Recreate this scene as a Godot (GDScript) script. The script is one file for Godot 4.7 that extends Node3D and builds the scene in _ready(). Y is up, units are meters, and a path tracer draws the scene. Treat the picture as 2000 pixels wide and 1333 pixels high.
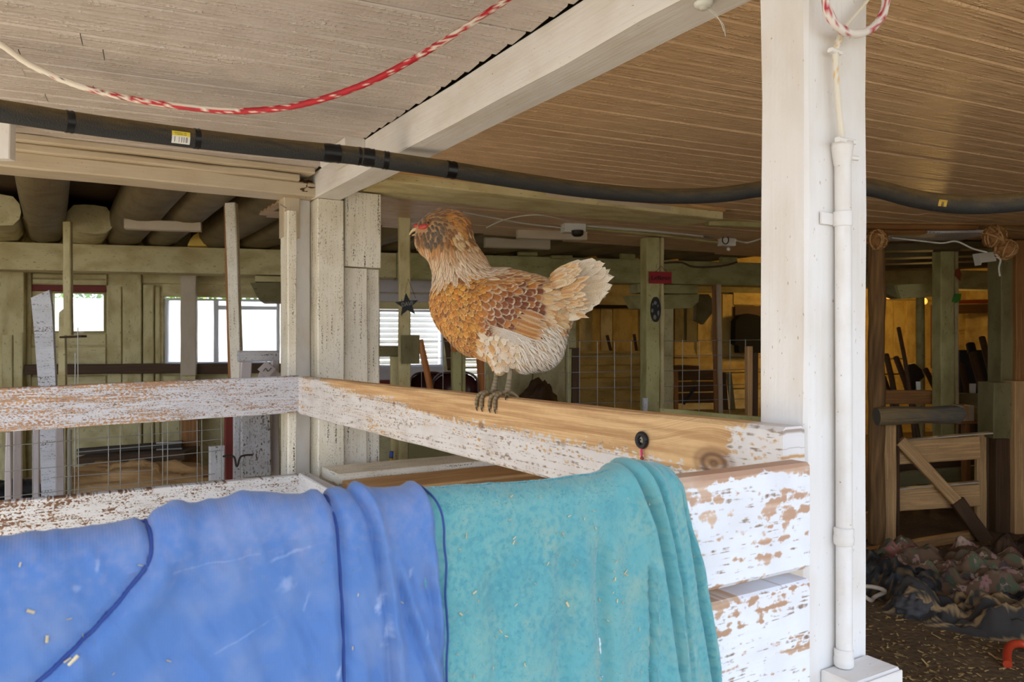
extends Node3D

const FPX := 1500.0
const EYE := 1.10
const YAW := 31.0
var rng := RandomNumberGenerator.new()
var names := {}
var M := {}
var cs := cos(deg_to_rad(YAW))
var sn := sin(deg_to_rad(YAW))
# depth frames: a vertical plane family, given by its distance and its angle to the picture plane
const BARN := [2.87, 31.0]
const FAR := [5.678, 14.6]
const STALL := [4.2, 4.0]

class MB:
	var v := PackedVector3Array()
	var n := PackedVector3Array()
	var uv := PackedVector2Array()
	var c := PackedColorArray()
	var ix := PackedInt32Array()
	var col := Color.WHITE
	func vert(p: Vector3, nn: Vector3, t := Vector2.ZERO) -> int:
		v.append(p); n.append(nn); uv.append(t); c.append(col)
		return v.size() - 1
	func vertc(p: Vector3, nn: Vector3, cc: Color, t := Vector2.ZERO) -> int:
		v.append(p); n.append(nn); uv.append(t); c.append(cc)
		return v.size() - 1
	# corners counter-clockwise seen from outside
	func quad(a: Vector3, b: Vector3, cc: Vector3, d: Vector3, ua := Vector2.ZERO, ub := Vector2.RIGHT, uc := Vector2.ONE, ud := Vector2.DOWN) -> void:
		var nn := (b - a).cross(d - a)
		if nn.length_squared() < 1e-16: nn = (cc - b).cross(a - b)
		nn = nn.normalized()
		var i := vert(a, nn, ua); vert(b, nn, ub); vert(cc, nn, uc); vert(d, nn, ud)
		ix.append_array([i, i + 2, i + 1, i, i + 3, i + 2])
	func tri(a: Vector3, b: Vector3, cc: Vector3) -> void:
		var nn := (b - a).cross(cc - a).normalized()
		var i := vert(a, nn); vert(b, nn); vert(cc, nn)
		ix.append_array([i, i + 2, i + 1])
	func q4(a: int, b: int, cc: int, d: int) -> void:
		ix.append_array([a, cc, b, a, d, cc])
	func smooth() -> void:
		for i in n.size(): n[i] = Vector3.ZERO
		for k in range(0, ix.size(), 3):
			var a := ix[k]; var b := ix[k + 1]; var d := ix[k + 2]
			var nn := (v[d] - v[a]).cross(v[b] - v[a])
			n[a] += nn; n[b] += nn; n[d] += nn
		for i in n.size(): n[i] = n[i].normalized() if n[i].length_squared() > 0 else Vector3.UP
	func mesh() -> ArrayMesh:
		var arr := []
		arr.resize(Mesh.ARRAY_MAX)
		arr[Mesh.ARRAY_VERTEX] = v; arr[Mesh.ARRAY_NORMAL] = n; arr[Mesh.ARRAY_TEX_UV] = uv
		arr[Mesh.ARRAY_COLOR] = c; arr[Mesh.ARRAY_INDEX] = ix
		var m := ArrayMesh.new()
		m.add_surface_from_arrays(Mesh.PRIMITIVE_TRIANGLES, arr)
		return m

# ---------- places ----------
func cam_to_world(xc: float, d: float, h: float) -> Vector3:
	return Vector3(xc * cs + d * sn, EYE + h, xc * sn - d * cs)

func P(x: float, y: float, d: float) -> Vector3:
	return cam_to_world((x - 1000.0) / FPX * d, d, (666.5 - y) / FPX * d)

func W(u: float, v: float, h: float) -> Vector3:
	return Vector3(u, EYE + h, -v)

func depth_on(fr: Array, k: float, x: float) -> float:
	var a := deg_to_rad(fr[1])
	return (fr[0] + k) / (cos(a) - (x - 1000.0) / FPX * sin(a))

func Q(fr: Array, k: float, x: float, y: float) -> Vector3:
	return P(x, y, depth_on(fr, k, x))

func k_at(fr: Array, x: float, d: float) -> float:
	var a := deg_to_rad(fr[1])
	return d * (cos(a) - (x - 1000.0) / FPX * sin(a)) - fr[0]

func dir_of(fr: Array) -> Vector3:
	var a := deg_to_rad(fr[1])
	return cam_to_world(cos(a), sin(a), -EYE)

func towards(fr: Array) -> Vector3:   # normal of the plane, towards the eye
	var a := deg_to_rad(fr[1])
	return cam_to_world(sin(a), -cos(a), -EYE)

# ---------- nodes ----------
func numbered(called: String) -> String:
	if not names.has(called):
		names[called] = 0
		return called
	names[called] += 1
	return "%s_%03d" % [called, names[called]]

func tag(o: Node, label: String, category: String, group := "") -> Node:
	o.set_meta("label", label)
	o.set_meta("category", category)
	if group: o.set_meta("group", group)
	return o

func thing(called: String, label: String, category: String, at := Vector3.ZERO, group := "") -> Node3D:
	var o := Node3D.new()
	o.name = numbered(called)
	add_child(o)
	o.position = at
	tag(o, label, category, group)
	return o

func structure(called: String, at := Vector3.ZERO) -> Node3D:
	var o := Node3D.new()
	o.name = called
	add_child(o)
	o.position = at
	o.set_meta("kind", "structure")
	return o

func put(called: String, mesh: Mesh, mat: Material, parent: Node3D, xf := Transform3D()) -> MeshInstance3D:
	# xf is where the mesh stands in the world
	var o := MeshInstance3D.new()
	o.mesh = mesh
	o.material_override = mat
	if parent == null:
		o.name = numbered(called)
		add_child(o)
		o.transform = xf
	else:
		o.name = called
		parent.add_child(o, true)
		o.transform = world_of(parent).affine_inverse() * xf
	return o

func world_of(n: Node3D) -> Transform3D:
	var t := n.transform
	var p := n.get_parent()
	while p != self and p is Node3D:
		t = (p as Node3D).transform * t
		p = p.get_parent()
	return t

# ---------- shapes ----------
# a sawn timber along x, height on y, thickness on z, edges taken off, a little uneven
func timber(L: float, H: float, T: float, seed_ := 0, wob := 0.0012, ch := 0.003, seg := 0, bow := 0.0) -> ArrayMesh:
	var r := RandomNumberGenerator.new()
	r.seed = seed_ + 77
	if seg == 0: seg = clampi(int(L / 0.15), 1, 14)
	ch = minf(ch, minf(H, T) * 0.3)
	var rings := []
	for i in seg + 1:
		var x := -L / 2 + L * i / seg
		var y0 := -H / 2 + r.randf_range(-wob, wob); var y1 := H / 2 + r.randf_range(-wob, wob)
		var z0 := -T / 2 + r.randf_range(-wob, wob); var z1 := T / 2 + r.randf_range(-wob, wob)
		var by := bow * (1.0 - pow(2.0 * i / seg - 1.0, 2))
		var c0 := ch * r.randf_range(0.7, 1.6); var c1 := ch * r.randf_range(0.7, 1.6)
		var ring := [Vector3(x, y0 + by, z1 - c0), Vector3(x, y0 + c0 + by, z1), Vector3(x, y1 - c1 + by, z1), Vector3(x, y1 + by, z1 - c1),
			Vector3(x, y1 + by, z0 + c0), Vector3(x, y1 - c0 + by, z0), Vector3(x, y0 + c1 + by, z0), Vector3(x, y0 + by, z0 + c1)]
		rings.append(ring)
	var mb := MB.new()
	for i in seg:
		for j in 8:
			var k := (j + 1) % 8
			var a: Vector3 = rings[i][j]; var b: Vector3 = rings[i + 1][j]; var c: Vector3 = rings[i + 1][k]; var d: Vector3 = rings[i][k]
			mb.quad(a, b, c, d, tuv(a, L, H), tuv(b, L, H), tuv(c, L, H), tuv(d, L, H))
	for e in 2:
		var ring: Array = rings[0] if e == 0 else rings[seg]
		var mid := Vector3.ZERO
		for p in ring: mid += p / 8.0
		for j in 8:
			var a: Vector3 = ring[j]; var b: Vector3 = ring[(j + 1) % 8]
			if e == 0: mb.tri(mid, a, b)
			else: mb.tri(mid, b, a)
			var s := mb.v.size()
			for q in 3: mb.uv[s - 1 - q] = tuv(mb.v[s - 1 - q], L, H)
	return mb.mesh()

func tuv(p: Vector3, L: float, H: float) -> Vector2:
	return Vector2(clampf((p.x + L / 2) / L, 0.003, 0.997), clampf((H / 2 - p.y) / H, 0.01, 0.99))

func axes(x: Vector3, facing: Vector3) -> Basis:
	x = x.normalized()
	var z := (facing - x * facing.dot(x)).normalized()
	return Basis(x, z.cross(x), z)

# a board from A to B (middle of its front face), W wide, T thick, its face turned to «facing»
func board(called: String, mat: Material, parent: Node3D, A: Vector3, B: Vector3, width: float, T: float, facing: Vector3, wob := 0.0015, ch := 0.003, bow := 0.0) -> MeshInstance3D:
	var bs := axes(B - A, facing)
	var s := hash([called, A, B])
	var m := timber(A.distance_to(B), width, T, s, wob, ch, 0, bow)
	return put(called, m, mat, parent, Transform3D(bs, (A + B) / 2 - bs.z * T / 2))

# a board whose face fills that pixel rectangle on the plane at k of the frame
func face(called: String, mat: Material, parent: Node3D, fr: Array, k: float, x0: float, y0: float, x1: float, y1: float, T: float, along := "", wob := 0.002, ch := 0.004) -> MeshInstance3D:
	var xm := (x0 + x1) / 2; var ym := (y0 + y1) / 2
	var l := Q(fr, k, x0, ym); var r := Q(fr, k, x1, ym)
	var t := Q(fr, k, xm, y0); var b := Q(fr, k, xm, y1)
	if y1 >= 1000.0: b.y = 0.003   # stands on the floor
	l.y = (t.y + b.y) / 2; r.y = l.y
	var wide := l.distance_to(r); var tall := t.y - b.y
	if along == "": along = "y" if tall > wide else "x"
	if along == "x": return board(called, mat, parent, l, r, tall, T, towards(fr), wob, ch)
	var mid := (l + r) / 2
	return board(called, mat, parent, Vector3(mid.x, b.y, mid.z), Vector3(mid.x, t.y, mid.z), wide, T, towards(fr), wob, ch)

# a leaning or sloping board between two pixels at depths d0, d1
func lean(called: String, mat: Material, parent: Node3D, x0: float, y0: float, d0: float, x1: float, y1: float, d1: float, wide: float, T: float, facing := Vector3.ZERO) -> MeshInstance3D:
	var A := P(x0, y0, d0); var B := P(x1, y1, d1)
	if y0 >= 1000.0: A = B + (A - B) * (B.y - 0.004) / (B.y - A.y)
	return board(called, mat, parent, A, B, wide, T, towards([0, 0]) if facing == Vector3.ZERO else facing)

func box_at(called: String, mat: Material, parent: Node3D, lo: Vector3, hi: Vector3, along := "x", wob := 0.0015, ch := 0.004) -> MeshInstance3D:
	var m := (lo + hi) / 2
	var s := (hi - lo).abs()
	if along == "x": return put(called, timber(s.x, s.y, s.z, hash([called, lo]), wob, ch), mat, parent, Transform3D(Basis(), m))
	if along == "y": return put(called, timber(s.y, s.x, s.z, hash([called, lo]), wob, ch), mat, parent, Transform3D(Basis(Vector3.UP, Vector3.LEFT, Vector3.BACK), m))
	return put(called, timber(s.z, s.y, s.x, hash([called, lo]), wob, ch), mat, parent, Transform3D(Basis(Vector3.BACK, Vector3.UP, Vector3.LEFT), m))

func curve(pts: Array, steps: int) -> PackedVector3Array:   # Catmull-Rom
	var out := PackedVector3Array()
	for i in pts.size() - 1:
		var a: Vector3 = pts[maxi(i - 1, 0)]; var b: Vector3 = pts[i]; var c: Vector3 = pts[i + 1]; var d: Vector3 = pts[mini(i + 2, pts.size() - 1)]
		for s in steps:
			out.append(b.cubic_interpolate(c, a, d, float(s) / steps))
	out.append(pts[-1])
	return out

# a round rod through the points; rad and paint may be functions of 0..1
func rod(mb: MB, pts: PackedVector3Array, rad: Variant, sides := 10, paint: Variant = null, capped := true) -> void:
	var total := 0.0
	for i in pts.size() - 1: total += pts[i].distance_to(pts[i + 1])
	var side := Vector3.UP
	var run := 0.0
	var first := mb.v.size()
	for i in pts.size():
		var t := (pts[mini(i + 1, pts.size() - 1)] - pts[maxi(i - 1, 0)]).normalized()
		if i == 0 and absf(t.dot(side)) > 0.9: side = Vector3.RIGHT
		side = (side - t * side.dot(t)).normalized()
		var up := t.cross(side)
		if i > 0: run += pts[i].distance_to(pts[i - 1])
		var f := run / maxf(total, 1e-6)
		var rr: float = rad.call(f) if rad is Callable else float(rad)
		for j in sides + 1:
			var a := TAU * j / sides
			var nn := side * cos(a) + up * sin(a)
			if paint is Callable: mb.col = paint.call(f, a)
			mb.vert(pts[i] + nn * rr, nn, Vector2(run, float(j) / sides))
	var w := sides + 1
	for i in pts.size() - 1:
		for j in sides:
			var a := first + i * w + j
			mb.q4(a, a + 1, a + w + 1, a + w)
	if capped:
		for e in 2:
			var i := 0 if e == 0 else pts.size() - 1
			var t := (pts[1] - pts[0]).normalized() * -1.0 if e == 0 else (pts[-1] - pts[-2]).normalized()
			var c := mb.vert(pts[i], t)
			for j in sides:
				var a := mb.vert(mb.v[first + i * w + j], t); var b := mb.vert(mb.v[first + i * w + j + 1], t)
				if e == 0: mb.ix.append_array([c, a, b])
				else: mb.ix.append_array([c, b, a])

func rod_mesh(pts: PackedVector3Array, rad: Variant, sides := 10, paint: Variant = null) -> ArrayMesh:
	var mb := MB.new()
	rod(mb, pts, rad, sides, paint)
	return mb.mesh()

func lathe(mb: MB, prof: Array, sides: int, xf := Transform3D()) -> void:   # [radius, height] upwards round y
	var first := mb.v.size()
	for i in prof.size():
		var d: Vector2 = prof[mini(i + 1, prof.size() - 1)] - prof[maxi(i - 1, 0)]
		var nn := Vector2(d.y, -d.x).normalized()
		for j in sides + 1:
			var a := TAU * j / sides
			mb.vert(xf * Vector3(prof[i].x * cos(a), prof[i].y, prof[i].x * sin(a)), xf.basis * Vector3(nn.x * cos(a), nn.y, nn.x * sin(a)), Vector2(float(j) / sides, float(i) / prof.size()))
	var w := sides + 1
	for i in prof.size() - 1:
		for j in sides:
			var a := first + i * w + j
			mb.q4(a, a + w, a + w + 1, a + 1)

# a flat shape given as a polygon (x, y), T thick, in the plane facing +z
func slab(poly: PackedVector2Array, T: float) -> ArrayMesh:
	var mb := MB.new()
	if Geometry2D.is_polygon_clockwise(poly): poly.reverse()
	var tr := Geometry2D.triangulate_polygon(poly)
	for k in range(0, tr.size(), 3):
		var a := poly[tr[k]]; var b := poly[tr[k + 1]]; var c := poly[tr[k + 2]]
		if (b - a).cross(c - a) < 0:
			var s := b; b = c; c = s
		mb.tri(Vector3(a.x, a.y, T / 2), Vector3(b.x, b.y, T / 2), Vector3(c.x, c.y, T / 2))
		mb.tri(Vector3(a.x, a.y, -T / 2), Vector3(c.x, c.y, -T / 2), Vector3(b.x, b.y, -T / 2))
	for i in poly.size():
		var a := poly[i]; var b := poly[(i + 1) % poly.size()]
		var s := 1.0 if not Geometry2D.is_polygon_clockwise(poly) else -1.0
		if s > 0: mb.quad(Vector3(a.x, a.y, -T / 2), Vector3(b.x, b.y, -T / 2), Vector3(b.x, b.y, T / 2), Vector3(a.x, a.y, T / 2))
		else: mb.quad(Vector3(b.x, b.y, -T / 2), Vector3(a.x, a.y, -T / 2), Vector3(a.x, a.y, T / 2), Vector3(b.x, b.y, T / 2))
	return mb.mesh()

# that pixel outline at depth d of a frame, T thick
func cutout(called: String, mat: Material, parent: Node3D, fr: Array, k: float, px: Array, T: float) -> MeshInstance3D:
	var o := Q(fr, k, px[0][0], px[0][1])
	var bx := dir_of(fr)
	var poly := PackedVector2Array()
	for p in px:
		var w := Q(fr, k, p[0], p[1]) - o
		poly.append(Vector2(w.dot(bx), w.y if p[1] < 1000 else 0.003 - o.y))
	var bs := Basis(bx, Vector3.UP, towards(fr))
	return put(called, slab(poly, T), mat, parent, Transform3D(bs, o - bs.z * T / 2))

# a lumpy closed body about the middle
func lump(r: Vector3, seed_: int, rough := 0.2, freq := 2.0, n := 20) -> ArrayMesh:
	var ns := FastNoiseLite.new()
	ns.seed = seed_; ns.frequency = freq
	var mb := MB.new()
	for i in n + 1:
		var th := PI * i / n
		for j in n * 2 + 1:
			var ph := TAU * (j % (n * 2)) / (n * 2)
			var d := Vector3(sin(th) * cos(ph), cos(th), sin(th) * sin(ph))
			mb.vert(d * r * (1.0 + rough * ns.get_noise_3dv(d)), d, Vector2(float(j) / n, float(i) / n))
	var w := n * 2 + 1
	for i in n:
		for j in n * 2:
			var a := i * w + j
			mb.q4(a, a + 1, a + w + 1, a + w)
	mb.smooth()
	for i in n + 1:
		var s := (mb.n[i * w] + mb.n[i * w + w - 1]).normalized()
		mb.n[i * w] = s; mb.n[i * w + w - 1] = s
	return mb.mesh()

# ---------- surfaces ----------
func noise(w: int, h: int, seed_: int, freq: float, oct := 3, sx := 1, sy := 1, kind := FastNoiseLite.TYPE_SIMPLEX_SMOOTH) -> PackedByteArray:
	var f := FastNoiseLite.new()
	f.seed = seed_; f.frequency = freq; f.fractal_octaves = oct; f.noise_type = kind
	var im := f.get_seamless_image(w / sx, h / sy)
	im.convert(Image.FORMAT_L8)
	if sx > 1 or sy > 1: im.resize(w, h, Image.INTERPOLATE_CUBIC)
	return im.get_data()

func tex(im: Image) -> ImageTexture:
	return ImageTexture.create_from_image(im)

# worn paint on sawn wood. c: paint, paint2 (dirt), wood, wood2 (grain), wear 0..1, blob/fine/grain weights, cracks, bias(u, v)
func paint_images(w: int, h: int, seed_: int, c: Dictionary) -> Array:
	var blob := noise(w, h, seed_, c.get("blob_f", 0.012), 3, c.get("stretch", 2), 1)
	var fine := noise(w, h, seed_ + 1, c.get("fine_f", 0.06), 4, 1, 1)
	var grain := noise(w, h, seed_ + 2, c.get("grain_f", 0.07), 3, 16, 1)
	var dirt := noise(w, h, seed_ + 3, 0.008, 4, 1, 1)
	var bias := PackedFloat32Array()
	if c.has("bias"):
		var bi := Image.create_empty(64, 24, false, Image.FORMAT_RF)
		for y in 24: for x in 64: bi.set_pixel(x, y, Color(c.bias.call((x + 0.5) / 64.0, (y + 0.5) / 24.0), 0, 0))
		bi.resize(w, h, Image.INTERPOLATE_BILINEAR)
		bias = bi.get_data().to_float32_array()
	var has := bias.size() > 0
	var bw: float = c.get("blob", 0.5) / 255.0; var fw: float = c.get("fine", 0.35) / 255.0; var gw: float = c.get("grain", 0.3) / 255.0
	var off: float = -(bw + fw + gw) * 127.5 - (0.5 - c.get("wear", 0.3))
	var sharp: float = c.get("sharp", 9.0)
	var crack: float = c.get("cracks", 0.0) * 255.0
	var paint: Color = c.paint; var p2: Color = c.get("paint2", c.paint); var wd: Color = c.wood; var w2: Color = c.get("wood2", c.wood)
	var ck: Color = c.get("crack", Color(0.25, 0.2, 0.15))
	var dw: float = c.get("dirt", 0.7)
	var out := PackedByteArray(); out.resize(w * h * 3)
	var hi := PackedByteArray(); hi.resize(w * h)
	var relief: float = c.get("relief", 60.0)
	var n := w * h
	for i in n:
		var f := float(fine[i]); var g := float(grain[i]) if gw > 0.0 else f
		var m := bw * blob[i] + fw * f + gw * g + off
		if has: m += bias[i]
		var t := clampf(m * sharp + 0.5, 0.0, 1.0)
		var a := dirt[i] / 255.0
		a = clampf((a - 0.35) * 1.8, 0.0, 1.0) * dw
		var gg := clampf((g - 128.0) / 110.0 + 0.5 + (f - 128.0) / 700.0, 0.0, 1.0)
		var r := paint.r + (p2.r - paint.r) * a; var gr := paint.g + (p2.g - paint.g) * a; var b := paint.b + (p2.b - paint.b) * a
		if crack > 0.0 and t < 1.0:
			var q := clampf((crack - absf(g - 128.0) * 1.0 - f * 0.35 + 30.0) / 24.0, 0.0, 1.0)
			r += (ck.r - r) * q; gr += (ck.g - gr) * q; b += (ck.b - b) * q
			hi[i] = 0
			g -= q * 120.0
		r += (wd.r + (w2.r - wd.r) * gg - r) * t
		gr += (wd.g + (w2.g - wd.g) * gg - gr) * t
		b += (wd.b + (w2.b - wd.b) * gg - b) * t
		var j := i * 3
		out[j] = clampi(int(r * 255.0), 0, 255); out[j + 1] = clampi(int(gr * 255.0), 0, 255); out[j + 2] = clampi(int(b * 255.0), 0, 255)
		hi[i] = clampi(int(150.0 - t * relief + (g - 128.0) * 0.45 + (f - 128.0) * 0.18), 0, 255)
	return [Image.create_from_data(w, h, false, Image.FORMAT_RGB8, out), Image.create_from_data(w, h, false, Image.FORMAT_L8, hi)]

func mat_of(pair: Array, tile: Vector3, rough := 0.65, bump := 0.12, variants := 1, uv := false) -> Array:
	var at := tex(pair[0]); var ht := tex(pair[1])
	var out := []
	for k in variants:
		var m := StandardMaterial3D.new()
		m.albedo_texture = at
		m.roughness = rough
		m.heightmap_enabled = true
		m.heightmap_texture = ht
		m.heightmap_scale = bump
		if not uv:
			m.uv1_triplanar = true
			m.uv1_scale = tile
			m.uv1_offset = Vector3(k * 0.37, k * 0.23 + 0.1, k * 0.61)
			m.uv1_triplanar_sharpness = 8.0
		out.append(m)
	return out

func plain(c: Color, rough := 0.6, metal := 0.0) -> StandardMaterial3D:
	var m := StandardMaterial3D.new()
	m.albedo_color = c
	m.roughness = rough
	m.metallic = metal
	return m

func tint(m: StandardMaterial3D, c: Color) -> StandardMaterial3D:
	var d: StandardMaterial3D = m.duplicate()
	d.albedo_color = c
	return d

func vcol(rough := 0.6) -> StandardMaterial3D:
	var m := StandardMaterial3D.new()
	m.vertex_color_use_as_albedo = true
	m.roughness = rough
	return m

func pick(a: Array) -> Material:
	return a[rng.randi() % a.size()]

func s2l(r: float, g: float, b: float) -> Color:   # 0..255 sRGB to linear, for vertex colours
	return Color(r / 255.0, g / 255.0, b / 255.0).srgb_to_linear()

func C(r: float, g: float, b: float) -> Color:
	return Color(r / 255.0, g / 255.0, b / 255.0)

# ---------- the scene ----------
func _ready() -> void:
	rng.seed = 11
	# camera
	var cam := Camera3D.new()
	cam.name = "camera"
	cam.position = Vector3(0, EYE, 0)
	cam.rotation_degrees = Vector3(0, -YAW, 0)
	cam.fov = rad_to_deg(2.0 * atan(666.5 / FPX))
	cam.near = 0.05
	cam.far = 200.0
	var ca := CameraAttributesPhysical.new()
	ca.frustum_focal_length = 12.0 / (666.5 / FPX)
	ca.frustum_focus_distance = 1.45
	ca.exposure_aperture = 13.0
	ca.frustum_near = 0.05
	ca.frustum_far = 200.0
	cam.attributes = ca
	add_child(cam)
	# sky
	var env := Environment.new()
	env.background_mode = Environment.BG_SKY
	var sm := ProceduralSkyMaterial.new()
	sm.sky_top_color = Color(0.72, 0.82, 0.97)
	sm.sky_horizon_color = Color(0.93, 0.96, 1.0)
	sm.ground_bottom_color = Color(0.45, 0.43, 0.38)
	sm.ground_horizon_color = Color(0.6, 0.6, 0.56)
	sm.sky_energy_multiplier = 1.0
	var sky := Sky.new()
	sky.sky_material = sm
	env.sky = sky
	env.background_energy_multiplier = 1.0
	env.tonemap_mode = Environment.TONE_MAPPER_LINEAR
	env.tonemap_exposure = 3.1
	env.sdfgi_enabled = true
	env.ssao_enabled = true
	env.ssil_enabled = true
	var we := WorldEnvironment.new()
	we.name = "world"
	we.environment = env
	add_child(we)
	# a high veiled sun over the yard
	var sun := DirectionalLight3D.new()
	sun.name = "sun"
	sun.light_color = Color(1.0, 0.96, 0.9)
	sun.light_energy = 1.3
	sun.light_angular_distance = 6.0
	sun.shadow_enabled = true
	sun.basis = Basis.looking_at(Vector3(1.0, -1.25, -0.3), Vector3.UP)
	add_child(sun)
	materials()
	build_shell()
	build_near_frame()
	build_fences()
	build_cloths()
	build_hen()
	build_overhead()
	build_far_left()
	build_far_middle()
	build_far_right()
	build_outside()

func materials() -> void:
	# far timbers: white paint, its cream tone in shade painted in, dirtied
	var p := paint_images(512, 512, 5, {"paint": C(216, 202, 150), "paint2": C(188, 170, 116), "wood": C(140, 116, 76), "wood2": C(170, 144, 98), "wear": 0.1, "blob": 0.5, "fine": 0.5, "grain": 0.25, "cracks": 0.02, "crack": C(110, 94, 62), "dirt": 1.0})
	M.far = mat_of(p, Vector3(0.9, 1.6, 1.6), 0.7, 0.1, 4)
	M.far_pale = []
	for m in M.far: M.far_pale.append(tint(m, Color(1.0, 1.0, 1.0)))
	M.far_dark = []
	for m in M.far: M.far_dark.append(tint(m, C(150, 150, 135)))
	M.far_green = []
	for m in M.far: M.far_green.append(tint(m, C(218, 224, 206)))
	M.amber = []
	for m in M.far: M.amber.append(tint(m, C(238, 220, 172)))  # warm lamplight on the rear boards put into the tint
	# grey-white chipped boards
	p = paint_images(512, 512, 15, {"paint": C(212, 212, 214), "paint2": C(184, 184, 186), "wood": C(128, 112, 96), "wood2": C(88, 76, 66), "wear": 0.24, "blob": 0.35, "fine": 0.9, "grain": 0.3, "cracks": 0.07, "crack": C(95, 86, 76)})
	M.speckled = mat_of(p, Vector3(1.4, 2.2, 2.2), 0.7, 0.12, 1)[0]
	p = paint_images(512, 512, 16, {"paint": C(216, 216, 218), "paint2": C(190, 190, 190), "wood": C(132, 116, 98), "wood2": C(96, 84, 72), "wear": 0.15, "blob": 0.55, "fine": 0.8, "grain": 0.6, "fine_f": 0.13, "cracks": 0.05, "crack": C(110, 100, 90)})
	M.chipped = mat_of(p, Vector3(1.1, 1.8, 1.8), 0.7, 0.12, 3)
	# smooth thick white paint of the near post
	p = paint_images(512, 512, 25, {"paint": C(232, 228, 222), "paint2": C(220, 212, 200), "wood": C(170, 130, 85), "wood2": C(140, 104, 66), "wear": 0.02, "blob": 0.1, "fine": 1.1, "grain": 0.1, "fine_f": 0.11, "dirt": 0.8, "sharp": 12.0, "relief": 30.0})
	M.white = mat_of(p, Vector3(1.1, 2.4, 2.4), 0.5, 0.09, 3)
	M.cream = []
	for m in M.white: M.cream.append(tint(m, C(222, 208, 182)))
	M.lilac = []
	for m in M.white: M.lilac.append(tint(m, C(225, 220, 225)))
	# crackled cream posts
	p = paint_images(512, 512, 35, {"paint": C(240, 233, 214), "paint2": C(222, 212, 186), "wood": C(92, 80, 62), "wood2": C(70, 58, 44), "wear": 0.055, "blob": 0.5, "fine": 0.7, "grain": 0.9, "fine_f": 0.2, "cracks": 0.045, "crack": C(120, 106, 80), "dirt": 0.8, "relief": 40.0})
	M.crackle = mat_of(p, Vector3(1.0, 2.0, 2.0), 0.6, 0.1, 3)
	# ceiling boards: brushed gloss paint, ridged along the board; highlight streaks painted in
	p = paint_images(1024, 512, 45, {"paint": C(222, 210, 197), "paint2": C(204, 190, 173), "wood": C(254, 247, 236), "wood2": C(238, 226, 210), "wear": 0.27, "blob": 0.3, "fine": 0.5, "grain": 0.9, "grain_f": 0.05, "dirt": 0.6, "relief": -80.0})
	M.ceil = mat_of(p, Vector3(1.1, 2.3, 2.3), 0.44, 0.6, 4)
	M.ceil_warmlit = []
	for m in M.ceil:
		M.ceil_warmlit.append(tint(m, C(255, 226, 188)))  # right-hand boards yellower, partly from warm light put into the tint
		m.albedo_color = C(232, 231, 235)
	# dark loft boards and joists
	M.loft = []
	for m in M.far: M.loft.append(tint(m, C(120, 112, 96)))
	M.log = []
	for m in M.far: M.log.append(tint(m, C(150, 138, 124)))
	# bare wood
	p = paint_images(512, 512, 55, {"paint": C(200, 158, 104), "paint2": C(176, 134, 86), "wood": C(150, 112, 70), "wood2": C(214, 170, 112), "wear": 0.5, "blob": 0.2, "fine": 0.2, "grain": 0.9, "sharp": 4.0, "relief": 10.0})
	M.wood = mat_of(p, Vector3(0.9, 2.2, 2.2), 0.7, 0.1, 3)
	M.brown = []
	for m in M.wood: M.brown.append(tint(m, C(200, 178, 152)))
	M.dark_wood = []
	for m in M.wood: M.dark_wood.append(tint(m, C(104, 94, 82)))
	# dirt
	p = paint_images(1024, 1024, 65, {"paint": C(112, 88, 56), "paint2": C(84, 64, 40), "wood": C(138, 112, 70), "wood2": C(96, 74, 44), "wear": 0.42, "blob": 0.5, "fine": 0.9, "grain": 0.0, "stretch": 1, "sharp": 4.0, "relief": 20.0})
	M.dirt = mat_of(p, Vector3(0.5, 0.5, 0.5), 0.95, 1.2)[0]
	M.gravel = plain(C(128, 124, 112), 0.9)
	M.bounce_pale = plain(C(226, 222, 212), 0.9)
	M.straw = plain(C(196, 186, 166), 0.9)  # pale tone of the added slab that bounces sun upwards
	M.black = plain(C(24, 24, 26), 0.55)
	M.iron = plain(C(58, 50, 42), 0.5, 0.6)
	M.wire = plain(C(176, 176, 170), 0.42, 0.7)
	M.plastic = plain(C(222, 220, 208), 0.4)
	M.trim = plain(C(238, 240, 246), 0.5)
	M.red = plain(C(150, 20, 26), 0.6)
	M.rustred = plain(C(120, 46, 36), 0.7)
	M.glass = StandardMaterial3D.new()
	M.glass.transparency = BaseMaterial3D.TRANSPARENCY_ALPHA
	M.glass.albedo_color = Color(0.95, 0.98, 1.0, 0.12)
	M.glass.roughness = 0.05

# ---------- room ----------
func far_box(called: String, mat: Material, parent: Node3D, a0: float, a1: float, k0: float, k1: float, h0: float, h1: float) -> MeshInstance3D:
	# axis box in the FAR frame: a along the wall, k deeper, h over the eye
	var ang := deg_to_rad(FAR[1])
	var bs := Basis(dir_of(FAR), Vector3.UP, towards(FAR))
	var a := (a0 + a1) / 2; var b := FAR[0] + (k0 + k1) / 2
	var c := cam_to_world(a * cos(ang) - b * sin(ang), a * sin(ang) + b * cos(ang), (h0 + h1) / 2)
	return put(called, timber(a1 - a0, h1 - h0, k1 - k0, 3, 0.0, 0.002, 1), mat, parent, Transform3D(bs, c))

func a_of(k: float, x: float) -> float:
	var d := depth_on(FAR, k, x)
	var ang := deg_to_rad(FAR[1])
	return (x - 1000.0) / FPX * d * cos(ang) + d * sin(ang)

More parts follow.
